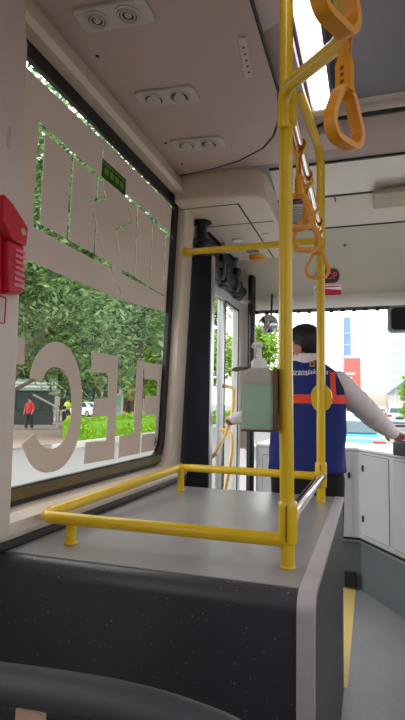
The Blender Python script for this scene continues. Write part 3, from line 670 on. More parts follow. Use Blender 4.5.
# printed signs on the front header: follow its slope
def fbz(z):
    for (y0, z0), (y1, z1) in zip(FB, FB[1:]):
        if z1 <= z <= z0: return y0 + (z0 - z) / (z0 - z1) * (y1 - y0)
    return 4.05
def onhead(x, z, h): return (x, fbz(z) - .002 - h, z - h * .6)
def print_on(name, poly, m, h0, h1, parent):
    return put(name, MB().prism(poly, h0, h1, lambda a, b, h: onhead(a, b, h)), m, parent, smooth=False)
t = empty('stop_sign', (-.32, 3.97, 2.24), 'dark maroon STOP pill sign with pink letters on the front header', 'sign')
print_on('sign_plate', rrect(-.395, 2.228, -.218, 2.314, .042, 6), MAROON, 0, .004, t)
me = textmesh('STOP', .062, .0)
me.transform(Matrix.Translation((-.308, 2.271, 0)))
for v in me.vertices: v.co = Vector(onhead(v.co.x, v.co.y, .0052))
put('sign_letters', me, PINK, t, smooth=False)
t = empty('no_smoking_sticker', (-.31, 4.0, 2.14), 'red and white no smoking sticker below the STOP sign', 'sticker')
print_on('sticker_base', rrect(-.412, 2.142, -.207, 2.214, .012, 3), WHITEP, 0, .001, t)
print_on('red_field', rrect(-.335, 2.146, -.209, 2.194, .004, 2), STICKR, .0012, .002, t)
put('ban_ring', MB().tube([onhead(-.375 + .029 * cos(a), 2.178 + .029 * sin(a), .003) for a in [k * pi / 12 for k in range(24)]], .004, 6, closed=True).tube([onhead(-.395, 2.198, .003), onhead(-.355, 2.158, .003)], .004, 6), STICKR, t)
print_on('cigarette', [(-.396, 2.173), (-.354, 2.173), (-.354, 2.182), (-.396, 2.182)], BLACKM, .0012, .0018, t)
for k in range(2):
    print_on('text_line', [(-.325, 2.178 - .018 * k), (-.219, 2.178 - .018 * k), (-.219, 2.184 - .018 * k), (-.325, 2.184 - .018 * k)], mat('pale_pink_print', (238, 150, 170), .5), .0022, .003, t)
print_on('text_line', [(-.33, 2.199), (-.213, 2.199), (-.213, 2.208), (-.33, 2.208)], STICKR, .0012, .002, t)
put('header_bolt', MB().lathe([(.010, 0), (.010, .006), (.004, .007)], onhead(-.17, 2.44, .001), 12, Matrix.Rotation(radians(60), 3, 'X')), mat('bolt_grey', (96, 92, 84), .5), label='small grey bolt high on the front header', cat='bolt')
put('sun_visor', MB().box(.02, 3.00, 2.495, .60, 3.25, 2.526), mat('visor_beige', (172, 162, 140), .6), bevel=.012, seg=3, label='beige sun visor panel on the ceiling above the driver', cat='sun visor')
t = empty('ceiling_grille', (-.44, 3.30, 2.53), 'pale slatted grille on the ceiling behind the hanging straps', 'grille')
put('grille_frame', MB().box(-.51, 3.1, 2.512, -.37, 3.5, 2.522), CREAM2, t, smooth=False)
for k in range(9): put('slat', MB().box(-.50, 3.12 + .042 * k, 2.506, -.38, 3.142 + .042 * k, 2.512), mat('slat_grey', (150, 148, 150), .5), t, smooth=False)

# ================================================================== EMERGENCY HAMMER AND STICKER ON THE NEAR PILLAR
t = empty('hammer_holder', (-.96, 1.2, 1.62), 'red plastic emergency hammer holder on the near window pillar', 'hammer')
hx = -.982; HZ = -.02
put('holder_back', MB().prism([(1.16, 1.862), (1.20, 1.852), (1.245, 1.815), (1.250, 1.63), (1.17, 1.615), (1.15, 1.7)], hx, hx + .016, lambda a, b, h: (h, a, b + HZ)), REDP, t, bevel=.004)
hd = put('hammer_head', MB().prism([(1.13, 1.882), (1.165, 1.868), (1.195, 1.85), (1.238, 1.822), (1.234, 1.765), (1.17, 1.765), (1.13, 1.80)], hx + .016, hx + .046, lambda a, b, h: (h, a, b + HZ)), REDP, t, bevel=.006, seg=3)
put('hammer_tip', MB().tube([(hx + .04, 1.208, 1.80 + HZ), (hx + .052, 1.208, 1.80 + HZ)], .010, 12), mat('pale_tip', (200, 170, 150), .4), hd)
put('hammer_grip', MB().prism([(1.165, 1.765), (1.232, 1.765), (1.236, 1.632), (1.175, 1.62)], hx + .016, hx + .038, lambda a, b, h: (h, a, b + HZ)), REDP, t, bevel=.005)
for k in range(7):
    put('grip_rib', MB().box(hx + .037, 1.19, 1.642 + HZ + .0165 * k, hx + .044, 1.232, 1.650 + HZ + .0165 * k), mat('pale_red_rib', (232, 120, 140), .4), t, smooth=False)
t = empty('hammer_sticker', (-.99, 1.16, 1.53), 'small white and red sticker below the red hammer holder', 'sticker')
put('sticker_base', MB().prism(rrect(1.10, 1.512, 1.205, 1.597, .006, 3), -.9855, -.9840, lambda a, b, h: (h + .5 * lean(b) - .012, a, b)), WHITEP, t, smooth=False)
put('sticker_border', MB().tube([(-.996 + .5 * lean(b) + .0125, a, b) for a, b in rrect(1.106, 1.518, 1.199, 1.591, .005, 3)], .0022, 6, closed=True).box(-.9845, 1.14, 1.537, -.983, 1.18, 1.572), STICKR, t)

# ================================================================== SEAT IN FRONT OF THE VIEWER
t = empty('bus_seat', (-.40, .62, 0), 'dark grey plastic bus seat back at the bottom of the picture', 'seat')
rim = bend([(-.70, .655, .40), (-.695, .70, .80), (-.66, .705, .866), (-.45, .70, .882), (-.30, .70, .886), (-.15, .70, .864), (-.065, .69, .78), (-.06, .655, .40)], .11, 8)
put('back_frame', MB().tube(rim, .028, 14, up=(0, 1, 0)), SEATM, t)
put('backrest', MB().prism([(-.68, .42), (-.675, .76), (-.65, .812), (-.40, .832), (-.22, .82), (-.115, .75), (-.09, .42)], .715, .745, lambda a, b, h: (a, h - .06 * (.9 - b) * 0, b)), SEATF, t, bevel=.01)
put('seat_pan', MB().box(-.69, .76, .40, -.11, 1.17, .47), SEATF, t, bevel=.025, seg=3)
put('seat_shell', MB().prism([(-.70, .39), (-.10, .39), (-.10, .42), (-.70, .42)], .66, 1.18, lambda a, b, h: (a, h, b)), SEATM, t, bevel=.01)
for x in (-.60, -.20):
    put('seat_leg', MB().tube([(x, .92, .0), (x, .92, .395)], .025, 12), STEEL, t)
put('pale_patch', MB().box(-.520, .708, .77, -.470, .7145, .838), mat('pale_patch_mat', (214, 176, 160), .6), t, smooth=False)  # plain block standing in for an unidentified pale patch

# ================================================================== ATTENDANT
PX, PY = -.322, 2.80
per = empty('person', (PX, PY, 0), 'attendant in a blue vest with orange bands, back turned, holding the door bar', 'person')
HC = Vector((-.350, 2.822, 1.606)); HR = Matrix.Rotation(radians(70), 3, 'Z') @ Matrix.Rotation(radians(-8), 3, 'X') @ Matrix.Scale(1.06, 3)
def hp(x, y, z): return HC + HR @ Vector((x, y, z))
def hand(mb, M3, o, curl, side):
    """wrist at o; local x = along the hand, z = back of the hand, thumb on side*y"""
    T = lambda v: o + M3 @ Vector(v)
    mb.ell(T((.045, 0, 0)), (.052, .042, .016), M3, 16, 10)
    mb.tube([T((-.05, 0, 0)), T((0, 0, 0)), T((.03, 0, 0))], [.027, .026, .026], 12)
    for k, (yy, L) in enumerate(((.031, .072), (.011, .082), (-.010, .077), (-.030, .060))):
        p = [Vector((.075, side * yy, .002))]; ang = 0
        for j, (l, c) in enumerate(((.42, .45), (.32, .9), (.26, .7))):
            ang += c * curl; p.append(p[-1] + Vector((cos(ang), 0, -sin(ang))) * L * l)
        mb.tube([T(q) for q in p], [.0100, .0095, .009, .0075], 10)
        mb.ell(T(p[-1]), (.0076,) * 3, None, 8, 6)
    p = [Vector((.02, side * .032, -.004)), Vector((.045, side * .056, -.016)), Vector((.068, side * .058, -.032)), Vector((.085, side * .050, -.044))]
    mb.tube([T(q) for q in p], [.014, .012, .0105, .0085], 10); mb.ell(T(p[-1]), (.0086,) * 3, None, 8, 6)
RA = [Vector(p) for p in ((-.165, 2.80, 1.425), (-.10, 2.85, 1.355), (-.005, 2.97, 1.258), (.05, 3.10, 1.205), (.115, 3.29, 1.150))]
LA = [Vector(p) for p in ((-.48, 2.80, 1.425), (-.545, 2.84, 1.335), (-.645, 2.94, 1.240), (-.71, 3.04, 1.225), (-.81, 3.19, 1.212))]
b = MB()
b.ell(hp(0, -.012, .030), (.074, .092, .082), HR, 24, 16).ell(hp(0, .028, -.036), (.060, .064, .074), HR, 20, 14).ell(hp(0, .062, -.086), (.030, .028, .024), HR)
b.ell(hp(0, .090, -.020), (.014, .022, .024), HR, 12, 8).ell(hp(0, .086, -.062), (.026, .012, .012), HR, 12, 8)
for sd_ in (-1, 1): b.ell(hp(sd_ * .074, -.008, -.016), (.011, .024, .034), HR, 12, 10)
b.tube([Vector((PX, 2.79, 1.42)), Vector((PX - .004, 2.795, 1.50)), hp(0, -.02, -.05)], [.065, .056, .054], 16)
b.tube([(PX, PY, .86), (PX, PY, 1.0), (PX, PY, 1.2), (PX, PY, 1.36), (PX, PY, 1.45), (PX, 2.795, 1.50)], [.095, .095, .11, .12, .10, .06], 18)
for A in (RA, LA):
    b.ell(A[0], (.055, .055, .055)); b.tube(A, [.050, .044, .038, .034, .027], 12)
for sx in (-1, 1):
    b.tube([(PX + sx * .08, PY, .90), (PX + sx * .095, PY + .01, .72), (PX + sx * .10, PY + .01, .48), (PX + sx * .10, PY - .01, .28), (PX + sx * .10, PY - .01, .07)], [.075, .074, .056, .052, .038], 14)
    b.ell((PX + sx * .10, PY + .05, .045), (.04, .11, .04))
def frame(x, z):
    x = Vector(x).normalized(); z = Vector(z); z = (z - x * z.dot(x)).normalized(); return Matrix((x, z.cross(x), z)).transposed()
hand(b, frame((.33, .88, -.10), (.0, .0, 1)), RA[-1] + Vector((.008, .025, -.004)), .55, 1)
hand(b, frame((-.50, .72, .05), (-.35, -.2, 1)), LA[-1] + Vector((-.012, .018, 0)), 1.15, -1)
put('body', remesh(b, .0062, 5, .5), SKIN, per, smooth=True, angle=180)
# hair: a shaped cap over the skull
h = MB().ell(hp(0, -.014, .032), (.0815, .100, .092), HR, 40, 28); Hi = HR.inverted()
keep = []
for f in h.f:
    c = sum((Vector(h.v[i]) for i in f), Vector()) / len(f); q = Hi @ (c - HC)
    hairline = -.058 if q.y < -.035 else (-.025 if q.y < .0 else (.030 if q.y < .035 else .062))
    if q.z > hairline: keep.append(f)
h.f = keep
rnd = random.Random(3)
h.v = [tuple(Vector(v) + (Vector(v) - HC).normalized() * rnd.uniform(-.0022, .003)) for v in h.v]
ho = put('hair', h, HAIR, per, smooth=True, angle=180)
sm = ho.modifiers.new('thick', 'SOLIDIFY'); sm.thickness = .012; sm.offset = -1
# mask over nose and chin with an ear loop
mk_ = MB().ell(hp(0, .036, -.052), (.066, .068, .060), HR, 28, 18); keep = []
for f in mk_.f:
    c = sum((Vector(mk_.v[i]) for i in f), Vector()) / len(f); q = Hi @ (c - HC)
    if q.y > .035 and -.105 < q.z < -.008: keep.append(f)
mk_.f = keep
mo = put('face_mask', mk_, MASKM, per, smooth=True, angle=180); sm = mo.modifiers.new('thick', 'SOLIDIFY'); sm.thickness = .003
put('mask_loop', MB().tube([hp(-.058, .045, -.03), hp(-.076, .01, -.012), hp(-.080, -.022, -.008)], .0016, 6).tube([hp(.058, .045, -.03), hp(.076, .01, -.012), hp(.080, -.022, -.008)], .0016, 6), WHITEP, mo)
for sx in (-1, 1):
    e = put('eye', MB().ell(hp(sx * .030, .080, .008), (.012, .008, .007), HR, 12, 8), WHITEP, per)
    put('iris', MB().ell(hp(sx * .030, .0865, .008), (.0052, .003, .0052), HR, 10, 6), HAIR, e)
    put('eyebrow', MB().tube([hp(sx * .016, .088, .026), hp(sx * .032, .086, .031), hp(sx * .047, .076, .026)], .0035, 6), HAIR, per)
# shirt: sleeves and a collar
sh = MB()
sh.tube([(PX, PY, .95), (PX, PY, 1.1), (PX, PY, 1.34), (PX, PY, 1.44), (PX, 2.795, 1.50)], [.110, .115, .125, .105, .07], 18)
for A, rr in ((RA, [.064, .066, .062, .053, .040]), (LA, [.058, .056, .051, .044, .036])):
    sh.ell(A[0], (.062, .062, .06)); P = []; q = []
    for i in range(4):
        for k in range(6):
            t_ = k / 6; P.append(A[i].lerp(A[i + 1], t_)); q.append((rr[i] * (1 - t_) + rr[i + 1] * t_) * (1 + .05 * sin(9.1 * (i + t_) * 1.7) + .03 * sin(23 * (i + t_))))
    P.append(A[4]); q.append(rr[4]); sh.tube(P, q, 16)
so_ = put('shirt', remesh(sh, .009, 4, .5), SHIRT, per, smooth=True, angle=180)
for A in (RA, LA):
    d = (A[4] - A[3]).normalized(); put('cuff', MB().tube([A[4] - d * .035, A[4] + d * .012], [.0395, .0385], 18), SHIRT, so_)
put('collar', MB().lathe([(.060, 1.505), (.078, 1.508), (.076, 1.540), (.069, 1.572), (.062, 1.572)], (PX - .002, 2.795, 0), 24), SHIRT, so_)
# vest: lofted sections (height, half width, half depth)
SEC = [(.965, .200, .135), (1.03, .197, .132), (1.10, .195, .130), (1.25, .198, .130), (1.34, .199, .128), (1.40, .194, .122), (1.44, .180, .114), (1.475, .155, .104), (1.505, .118, .092), (1.53, .082, .076), (1.542, .070, .068)]
EX = 2.5
def sec(z):
    for (z0, a0, b0), (z1, a1, b1) in zip(SEC, SEC[1:]):
        if z <= z1: 
            t_ = max(0, (z - z0) / (z1 - z0)); return a0 + (a1 - a0) * t_, b0 + (b1 - b0) * t_
    return SEC[-1][1:]
def vp(ang, z, off=0.0):
    a, bb = sec(z); c, s_ = cos(ang), sin(ang)
    wr = .004 * sin(3 * ang + 17 * z) * max(0, min(1, (1.35 - z) * 4)) + .003 * sin(7 * ang - 31 * z) * max(0, min(1, (1.3 - z) * 4))
    x = (a + off + wr) * abs(c) ** (2 / EX) * (1 if c > 0 else -1); y = (bb + off + wr) * abs(s_) ** (2 / EX) * (1 if s_ > 0 else -1)
    return Vector((PX + x, PY + y, z))
def back(x, z, off):
    a, bb = sec(z); u = min(.999, abs((x - PX) / a)); return Vector((x, PY - bb * (1 - u ** EX) ** (1 / EX) - off, z))
NA = 64; zs = [.965 + (1.542 - .965) * k / 36 for k in range(37)]
vm = MB().add([vp(2 * pi * k / NA, z) for z in zs for k in range(NA)], [(i * NA + k, i * NA + (k + 1) % NA, (i + 1) * NA + (k + 1) % NA, (i + 1) * NA + k) for i in range(len(zs) - 1) for k in range(NA)])
ve = put('vest', vm, BLUE, per, smooth=True, angle=180); sm = ve.modifiers.new('thick', 'SOLIDIFY'); sm.thickness = .004; sm.offset = -1
def patch(a0, a1, z0, z1, off, na, nz):
    return MB().add([vp(a0 + (a1 - a0) * k / na, z0 + (z1 - z0) * i / nz, off) for i in range(nz + 1) for k in range(na + 1)],
                    [(i * (na + 1) + k, i * (na + 1) + k + 1, (i + 1) * (na + 1) + k + 1, (i + 1) * (na + 1) + k) for i in range(nz) for k in range(na)])
bd = put('chest_band', patch(0, 2 * pi, 1.312, 1.356, .003, 72, 3), REFL, ve, smooth=True, angle=180)
for sx in (-1, 1):
    st_ = MB(); n = 16; x = PX + sx * .143
    pts = [(1.35 + (1.482 - 1.35) * i / n) for i in range(n + 1)]
    st_.add([back(x + e * .0125 - sx * .008 * ((z - 1.35) / .13), z, .0035) for z in pts for e in (-1, 1)], [(2 * i, 2 * i + 1, 2 * i + 3, 2 * i + 2) for i in range(n)])
    put('shoulder_band', st_, REFL, ve, smooth=True, angle=180)
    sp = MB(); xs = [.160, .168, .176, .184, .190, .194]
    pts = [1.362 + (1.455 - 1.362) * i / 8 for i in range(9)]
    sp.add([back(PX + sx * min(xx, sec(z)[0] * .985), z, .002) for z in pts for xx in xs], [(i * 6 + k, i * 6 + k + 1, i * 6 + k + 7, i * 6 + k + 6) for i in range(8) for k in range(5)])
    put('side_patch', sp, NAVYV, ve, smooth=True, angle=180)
me = textmesh('transjakarta', .038, .25)
me.transform(Matrix.Translation((PX + .025, 1.4725, 0)))
for v in me.vertices: v.co = back(v.co.x, v.co.y, .0035)
put('vest_lettering', me, WHITEP, ve, smooth=False)
put('lettering_line', MB().add([back(PX - .065 + .012 * k, 1.456 + e, .0035) for k in range(8) for e in (0, .0025)], [(2 * i, 2 * i + 1, 2 * i + 3, 2 * i + 2) for i in range(7)]), WHITEP, ve, smooth=False)
em = mat('gold_emblem', (196, 150, 60), .5)
put('vest_emblem', MB().add([back(PX + .022 + .026 * i / 3, 1.500 + .028 * j / 3, .003) for j in range(4) for i in range(4)], [(j * 4 + i, j * 4 + i + 1, j * 4 + i + 5, j * 4 + i + 4) for j in range(3) for i in range(3)]), em, ve, smooth=False)
put('emblem_mark', MB().add([back(PX + .029 + .012 * i / 2, 1.507 + .014 * j / 2, .0042) for j in range(3) for i in range(3)], [(j * 3 + i, j * 3 + i + 1, j * 3 + i + 4, j * 3 + i + 3) for j in range(2) for i in range(2)]), NAVYV, ve, smooth=False)
tp = MB().tube([(PX, PY, .80), (PX, PY, 1.04)], [.122, .115], 20)
for sx in (-1, 1):
    tp.tube([(PX + sx * .068, PY, 1.035), (PX + sx * .085, PY, .92), (PX + sx * .092, PY + .01, .72), (PX + sx * .10, PY + .012, .48), (PX + sx * .10, PY - .005, .28), (PX + sx * .10, PY - .005, .075)], [.100, .108, .094, .078, .072, .068], 16)
put('trousers', remesh(tp, .012, 5, .5), TROUS, per, smooth=True, angle=180)
for sx in (-1, 1):
    put('shoe', MB().ell((PX + sx * .10, PY + .05, .050), (.050, .128, .050), None, 20, 12), BLACKM, per)

# ================================================================== OUTSIDE
GZ = -.35
ROADM = mat('pale_asphalt', (118, 115, 116), .9, noise=.06, scale=1.5)
PAVM = mat('pinkish_paving', (146, 128, 120), .9, noise=.10, scale=1.2)
KERBM = mat('pale_kerb', (176, 172, 170), .85)
BARK = mat('bark', (92, 76, 62), .95, noise=.25, scale=6)
GR_D = leaf_mat('dark_leaves', (50, 80, 44), (166, 194, 138), .42)
GR_M = leaf_mat('mid_leaves', (84, 120, 76), (190, 212, 168), .45)
GR_L = leaf_mat('light_leaves', (96, 146, 44), (176, 206, 96), .45)
GR_H = leaf_mat('hedge_leaves', (116, 168, 30), (190, 226, 70), .4)
struct('ground', MB().box(-160, -40, GZ - .3, 160, 320, GZ), ROADM, smooth=False)
struct('pavement', MB().prism([(-11.0, 4), (-11.0, 18.4), (-16.5, 25.5), (-17.5, 90), (-90, 90), (-90, 4)], GZ, GZ + .06, lambda a, b, h: (a, b, h)), PAVM, smooth=False)
# kerb stones along the planting strip
kp = [(-9.9, 15.0 + 2.05 * i) for i in range(16)]
kb = MB().box(-.16, 0, 0, .16, 2.0, .16).mesh('kerb_stone'); finish(kb, KERBM, False)
ke = struct('kerb_bed', MB().box(-10.1, 14.9, GZ, -9.7, 48.0, GZ + .02), KERBM, smooth=False)
for x, y in kp:
    o = bpy.data.objects.new('kerb_stone', kb); COL.objects.link(o); o.parent = ke; o.location = Vector((x, y, GZ + .02)) - ke.location

def leaves(rnd, n, blobs, size, flat=.5):
    mb = MB(); vs = []; fs = []; W = [r[0] * r[1] * r[2] for _, r in blobs]; tot = sum(W)
    for (c, r), wt in zip(blobs, W):
        for _ in range(int(n * wt / tot)):
            while True:
                p = Vector((rnd.uniform(-1, 1), rnd.uniform(-1, 1), rnd.uniform(-1, 1)))
                if .25 < p.length < 1: break
            p = p * (.6 + .4 * p.length) 
            p = Vector(c) + Vector((p.x * r[0], p.y * r[1], p.z * r[2]))
            d = Vector((rnd.gauss(0, 1), rnd.gauss(0, 1), rnd.gauss(0, flat))).normalized(); e = d.cross(Vector((rnd.gauss(0, .6), rnd.gauss(0, .6), 1))).normalized()
            s_ = size * rnd.uniform(.6, 1.3); k = len(vs)
            vs += [p - d * s_, p + e * s_ * .38, p + d * s_, p - e * s_ * .38 + Vector((0, 0, -.1 * s_))]; fs.append((k, k + 1, k + 2, k + 3))
    return mb.add(vs, fs)
def tree(name, loc, h0, h1, rad, label, m, seed, n=5000, size=.22, trunk=.16, blobs=9):
    rnd = random.Random(seed); x, y = loc
    t = empty(name, (x, y, GZ), label, 'tree', 'trees outside the bus')
    bl = []
    for i in range(blobs):
        a = rnd.uniform(0, 2 * pi); q = rad * rnd.uniform(.15, .72); z = h0 + (h1 - h0) * (i + .5) / blobs
        k = rad * rnd.uniform(.38, .55); bl.append(((x + q * cos(a), y + q * sin(a), z), (k, k, k * .75)))
    bl.append(((x, y, (h0 + h1) / 2), (rad * .55, rad * .55, (h1 - h0) * .45)))
    tk = MB().tube([(x, y, GZ - .02), (x + .05, y, GZ + .5), (x + trunk * .5, y + .05, (h0 + GZ) / 2), (x, y, h0 + (h1 - h0) * .5), (x + .1, y, h1 - .5)], [trunk * 1.3, trunk, trunk * .85, trunk * .5, trunk * .12], 10)
    put('trunk', tk, BARK, t)
    br = MB()
    for c, r in bl[:7]:
        z0 = max(h0 * .55, c[2] - rad * .5); br.tube([(x, y, z0), ((x + c[0]) / 2, (y + c[1]) / 2, (z0 + c[2]) / 2 + .15), c], [trunk * .42, trunk * .28, trunk * .1], 6)
    put('branches', br, BARK, t)
    put('foliage', leaves(rnd, n, bl, size), m, t, smooth=False)
    return t
def ray_to(u, dist):                       # bearing (degrees left of the bus axis) and distance
    return (-sin(radians(u)) * dist, cos(radians(u)) * dist)
tree('shade_tree', ray_to(38.6, 23), 2.7, 14.0, 5.2, 'tall dense dark green tree filling the left side of the window', GR_D, 1, 24000, .16, .22, 15)
tree('shade_tree', ray_to(25.0, 27), 3.4, 13.0, 3.8, 'feathery mid green tree above the hedge by the window pillar', GR_M, 2, 18000, .17, .20, 13)
tree('shade_tree', ray_to(29.5, 33), 3.0, 15.5, 4.5, 'dark tree behind the gap between the two nearer trees', GR_D, 3, 12000, .24, .22, 12)
tree('shade_tree', ray_to(39.5, 34), 1.6, 16.0, 5.0, 'broad dark tree behind the glass kiosk', GR_D, 4, 7000, .36, .26, 12)
tree('street_tree', ray_to(20.5, 38), 2.6, 14.0, 4.6, 'bright green tree seen through the bus door glass', GR_L, 5, 7000, .34, .22, 12)
for i, (bb, dist, lab) in enumerate(((43, 58, 'leftmost of the far backdrop trees'), (36.5, 62, 'far backdrop tree above the kiosk roof'), (31, 60, 'far backdrop tree above the street worker'), (26, 64, 'far backdrop tree above the white board'), (21.5, 60, 'far backdrop tree beyond the bus door'))):
    tree('backdrop_tree', ray_to(bb, dist), 3.4, 24.0, 7.6, lab, GR_D, 20 + i, 6500, .70, .35, 12)
tree('avenue_tree', ray_to(12.2, 40), 1.5, 7.2, 3.2, 'leafy avenue tree seen behind the convex mirror', GR_L, 31, 4500, .26, .18, 9)
tree('avenue_tree', ray_to(8.6, 52), 1.8, 6.6, 2.8, 'avenue tree farther along behind the attendant', GR_M, 32, 3500, .28, .18, 9)
tree('avenue_tree', (2.75, 38), .6, 3.3, 1.15, 'small light green roadside tree at the right picture edge', GR_L, 33, 1800, .16, .08, 7)

# hedge
t = empty('hedge', (-11.6, 30, GZ), 'long clipped bright green hedge beside the kerb', 'hedge', None)
rnd = random.Random(9)
put('hedge_core', MB().box(-12.2, 18.9, GZ, -10.75, 47.5, GZ + .78), mat('hedge_core_green', (110, 156, 34), .95, noise=.3, scale=3), t, smooth=False)
hb = []
for i in range(60):
    hb.append(((-11.45 + rnd.uniform(-.45, .35), 18.9 + 28.6 * i / 60, GZ + .62 + rnd.uniform(-.05, .12)), (.62, .55, .34)))
    hb.append(((-10.85, 18.9 + 28.6 * i / 60, GZ + .38), (.28, .5, .34)))
put('hedge_leaves', leaves(rnd, 16000, hb, .10, 1.0), GR_H, t, smooth=False)

# glass kiosk
kx, ky = ray_to(36.3, 31.0)
t = empty('kiosk', (kx, ky, GZ), 'small glass kiosk with pale roof band on a white plinth', 'kiosk')
KR = Matrix.Translation((kx, ky, GZ)) @ Matrix.Rotation(radians(36), 4, 'Z')
kf = mat('kiosk_frame', (66, 74, 74), .5); kg = mat('kiosk_glass', (58, 76, 72), .15)
put('plinth', MB().box(-1.6, -1.0, .06, 1.6, 1.1, .24, KR), KERBM, t, smooth=False)
put('wall_box', MB().box(-1.25, -.7, .24, 1.25, .9, 1.0, KR), kf, t, smooth=False)
for x0 in (-1.22, -.58, .06, .68): put('pane', MB().box(x0, -.72, 1.02, x0 + .55, -.68, 2.05, KR), kg, t, smooth=False)
put('core', MB().box(-1.2, -.66, 1.0, 1.2, .85, 2.1, KR), kf, t, smooth=False)
for x0 in (-1.27, -.62, .02, .63, 1.22): put('post', MB().box(x0, -.75, .24, x0 + .06, -.69, 2.1, KR), kf, t, smooth=False)
put('roof_band', MB().box(-1.5, -1.0, 2.1, 1.5, 1.1, 2.75, KR), mat('kiosk_band', (150, 172, 166), .4), t, bevel=.05)
put('roof_stripe', MB().box(-1.4, -1.02, 2.28, 1.4, -.99, 2.38, KR).box(-1.4, -1.02, 2.48, 1.4, -.99, 2.58, KR), WHITEP, t, smooth=False)
put('awning_bar', MB().tube([KR @ Vector(p) for p in ((.2, -.8, 1.9), (1.5, -1.2, 1.2), (1.55, -1.2, .1))], .06, 8), KERBM, t)
px_, py_ = ray_to(36.5, 29.6)
def walker(loc, label, top, low, hi=None, h=1.65):
    x, y = loc; t = empty('person', (x, y, GZ + .06), label, 'person', None); z = GZ + .06; k = h / 1.7
    m = MB()
    m.ell((x, y, z + 1.6 * k), (.09, .10, .12)).tube([(x, y, z + 1.38 * k), (x, y, z + 1.52 * k)], .055, 10).tube([(x, y, z + .85 * k), (x, y, z + 1.1 * k), (x, y, z + 1.36 * k), (x, y, z + 1.44 * k)], [.16, .15, .19, .10], 14)
    for sx in (-1, 1):
        m.tube([(x + sx * .09, y, z + .9 * k), (x + sx * .11, y + sx * .06, z + .48 * k), (x + sx * .11, y + sx * .1, z + .05)], [.10, .07, .05], 10).ell((x + sx * .11, y + sx * .1 - .05, z + .04), (.05, .11, .04))
        m.tube([(x + sx * .19, y, z + 1.36 * k), (x + sx * .26, y - .04, z + 1.08 * k), (x + sx * .24, y - .14, z + .86 * k)], [.06, .05, .035], 10).ell((x + sx * .24, y - .16, z + .82 * k), (.03, .04, .05))
    put('body', remesh(m, .028, 3, .4), SKIN, t, smooth=True, angle=180)
    put('top', MB().lathe([(.17, .84 * k), (.185, 1.0 * k), (.215, 1.32 * k), (.16, 1.43 * k), (.07, 1.47 * k)], (x, y, z), 16), top, t)
    for sx in (-1, 1):
        put('sleeve', MB().tube([(x + sx * .18, y, z + 1.37 * k), (x + sx * .262, y - .04, z + 1.08 * k)], [.078, .066], 10), top, t)
        put('trouser_leg', MB().tube([(x + sx * .09, y, z + .9 * k), (x + sx * .11, y + sx * .06, z + .48 * k), (x + sx * .11, y + sx * .1, z + .08)], [.115, .09, .075], 10), low, t)
    put('hair', MB().ell((x, y + .015, z + 1.635 * k), (.10, .11, .105)), HAIR, t)
    if hi: put('hi_vis_band', MB().lathe([(.222, 1.10 * k), (.224, 1.18 * k)], (x, y, z), 16), WHITEP, t)
    return t
walker((px_ + .55, py_ - .5), 'person in a red top standing at the glass kiosk', mat('red_top', (196, 60, 70), .8), mat('dark_trousers', (50, 46, 50), .8))
walker((px_ - .35, py_ - .9), 'person in dark clothes beside the red top at the kiosk', mat('dark_top', (50, 46, 56), .8), mat('grey_trousers', (70, 66, 70), .8))
walker(ray_to(32.4, 43), 'street worker in a lime hi vis vest by the bollards', mat('lime_vest', (206, 226, 60), .7), mat('work_trousers', (60, 60, 60), .8), True)
bo0 = None
for i, (bb, dist) in enumerate(((33.35, 38), (32.75, 38.4), (34.0, 37.6))):
    x, y = ray_to(bb, dist)
    t = empty('bollard', (x, y, GZ + .06), ('dark bollard to the left of the street worker', 'dark bollard closest to the street worker', 'dark bollard closest to the glass kiosk')[i], 'bollard', 'dark bollards on the paving')
    put('bollard_post', MB().lathe([(.17, 0), (.17, .08), (.13, .1), (.12, 1.0), (.15, 1.02), (.15, 1.1), (.08, 1.16)], (x, y, GZ + .06), 14), mat('bollard_iron', (48, 48, 50), .6), t)
    put('bollard_band', MB().lathe([(.127, .78), (.127, .88)], (x, y, GZ + .06), 14), WHITEP, t)
x0, y0 = ray_to(34.0, 37.6); x1, y1 = ray_to(32.75, 38.4)
put('barrier_rail', MB().tube([(x0, y0 - .7, GZ + 1.06), (x1, y1 - .7, GZ + 1.06)], .05, 8).tube([(x0, y0 - .7, GZ + .06), (x0, y0 - .7, GZ + 1.06)], .05, 8).tube([(x1, y1 - .7, GZ + .06), (x1, y1 - .7, GZ + 1.06)], .05, 8), KERBM, label='pale barrier rail running in front of the bollards', cat='barrier')

# street furniture behind the hedge
for i, (bb, dist, wd, hh, lab, colr) in enumerate(((27.3, 40, .95, 1.75, 'white information board behind the hedge', (226, 230, 228)), (24.9, 44, .7, 1.5, 'small pale notice board near the tree trunk', (214, 206, 190)))):
    x, y = ray_to(bb, dist); RR = Matrix.Translation((x, y, GZ)) @ Matrix.Rotation(radians(bb), 4, 'Z')
    t = empty('notice_board', (x, y, GZ), lab, 'sign')
    put('panel', MB().box(-wd / 2, -.04, .45, wd / 2, .04, .45 + hh, RR), mat('board_pale', colr, .6), t, bevel=.01)
    put('printed_area', MB().box(-wd * .38, -.05, .65, wd * .38, -.041, .3 + hh, RR), mat('board_print', (176, 208, 204), .6), t, smooth=False)
    for sx in (-1, 1): put('leg', MB().tube([RR @ Vector((sx * wd * .42, 0, 0)), RR @ Vector((sx * wd * .42, 0, .5))], .04, 8), kf, t)
x, y = ray_to(25.6, 41)
t = empty('post_sign', (x, y, GZ), 'brown post sign with two stacked plates by the tree trunk', 'sign')
put('post', MB().tube([(x, y, GZ), (x, y, GZ + 3.0)], .05, 8), kf, t)
for k, cc in enumerate(((196, 170, 120), (150, 96, 70))): put('plate', MB().box(x - .38, y - .10, GZ + 2.2 - .55 * k, x + .38, y - .06, GZ + 2.65 - .55 * k), mat('sign_plate_%d' % k, cc, .6), t, smooth=False)

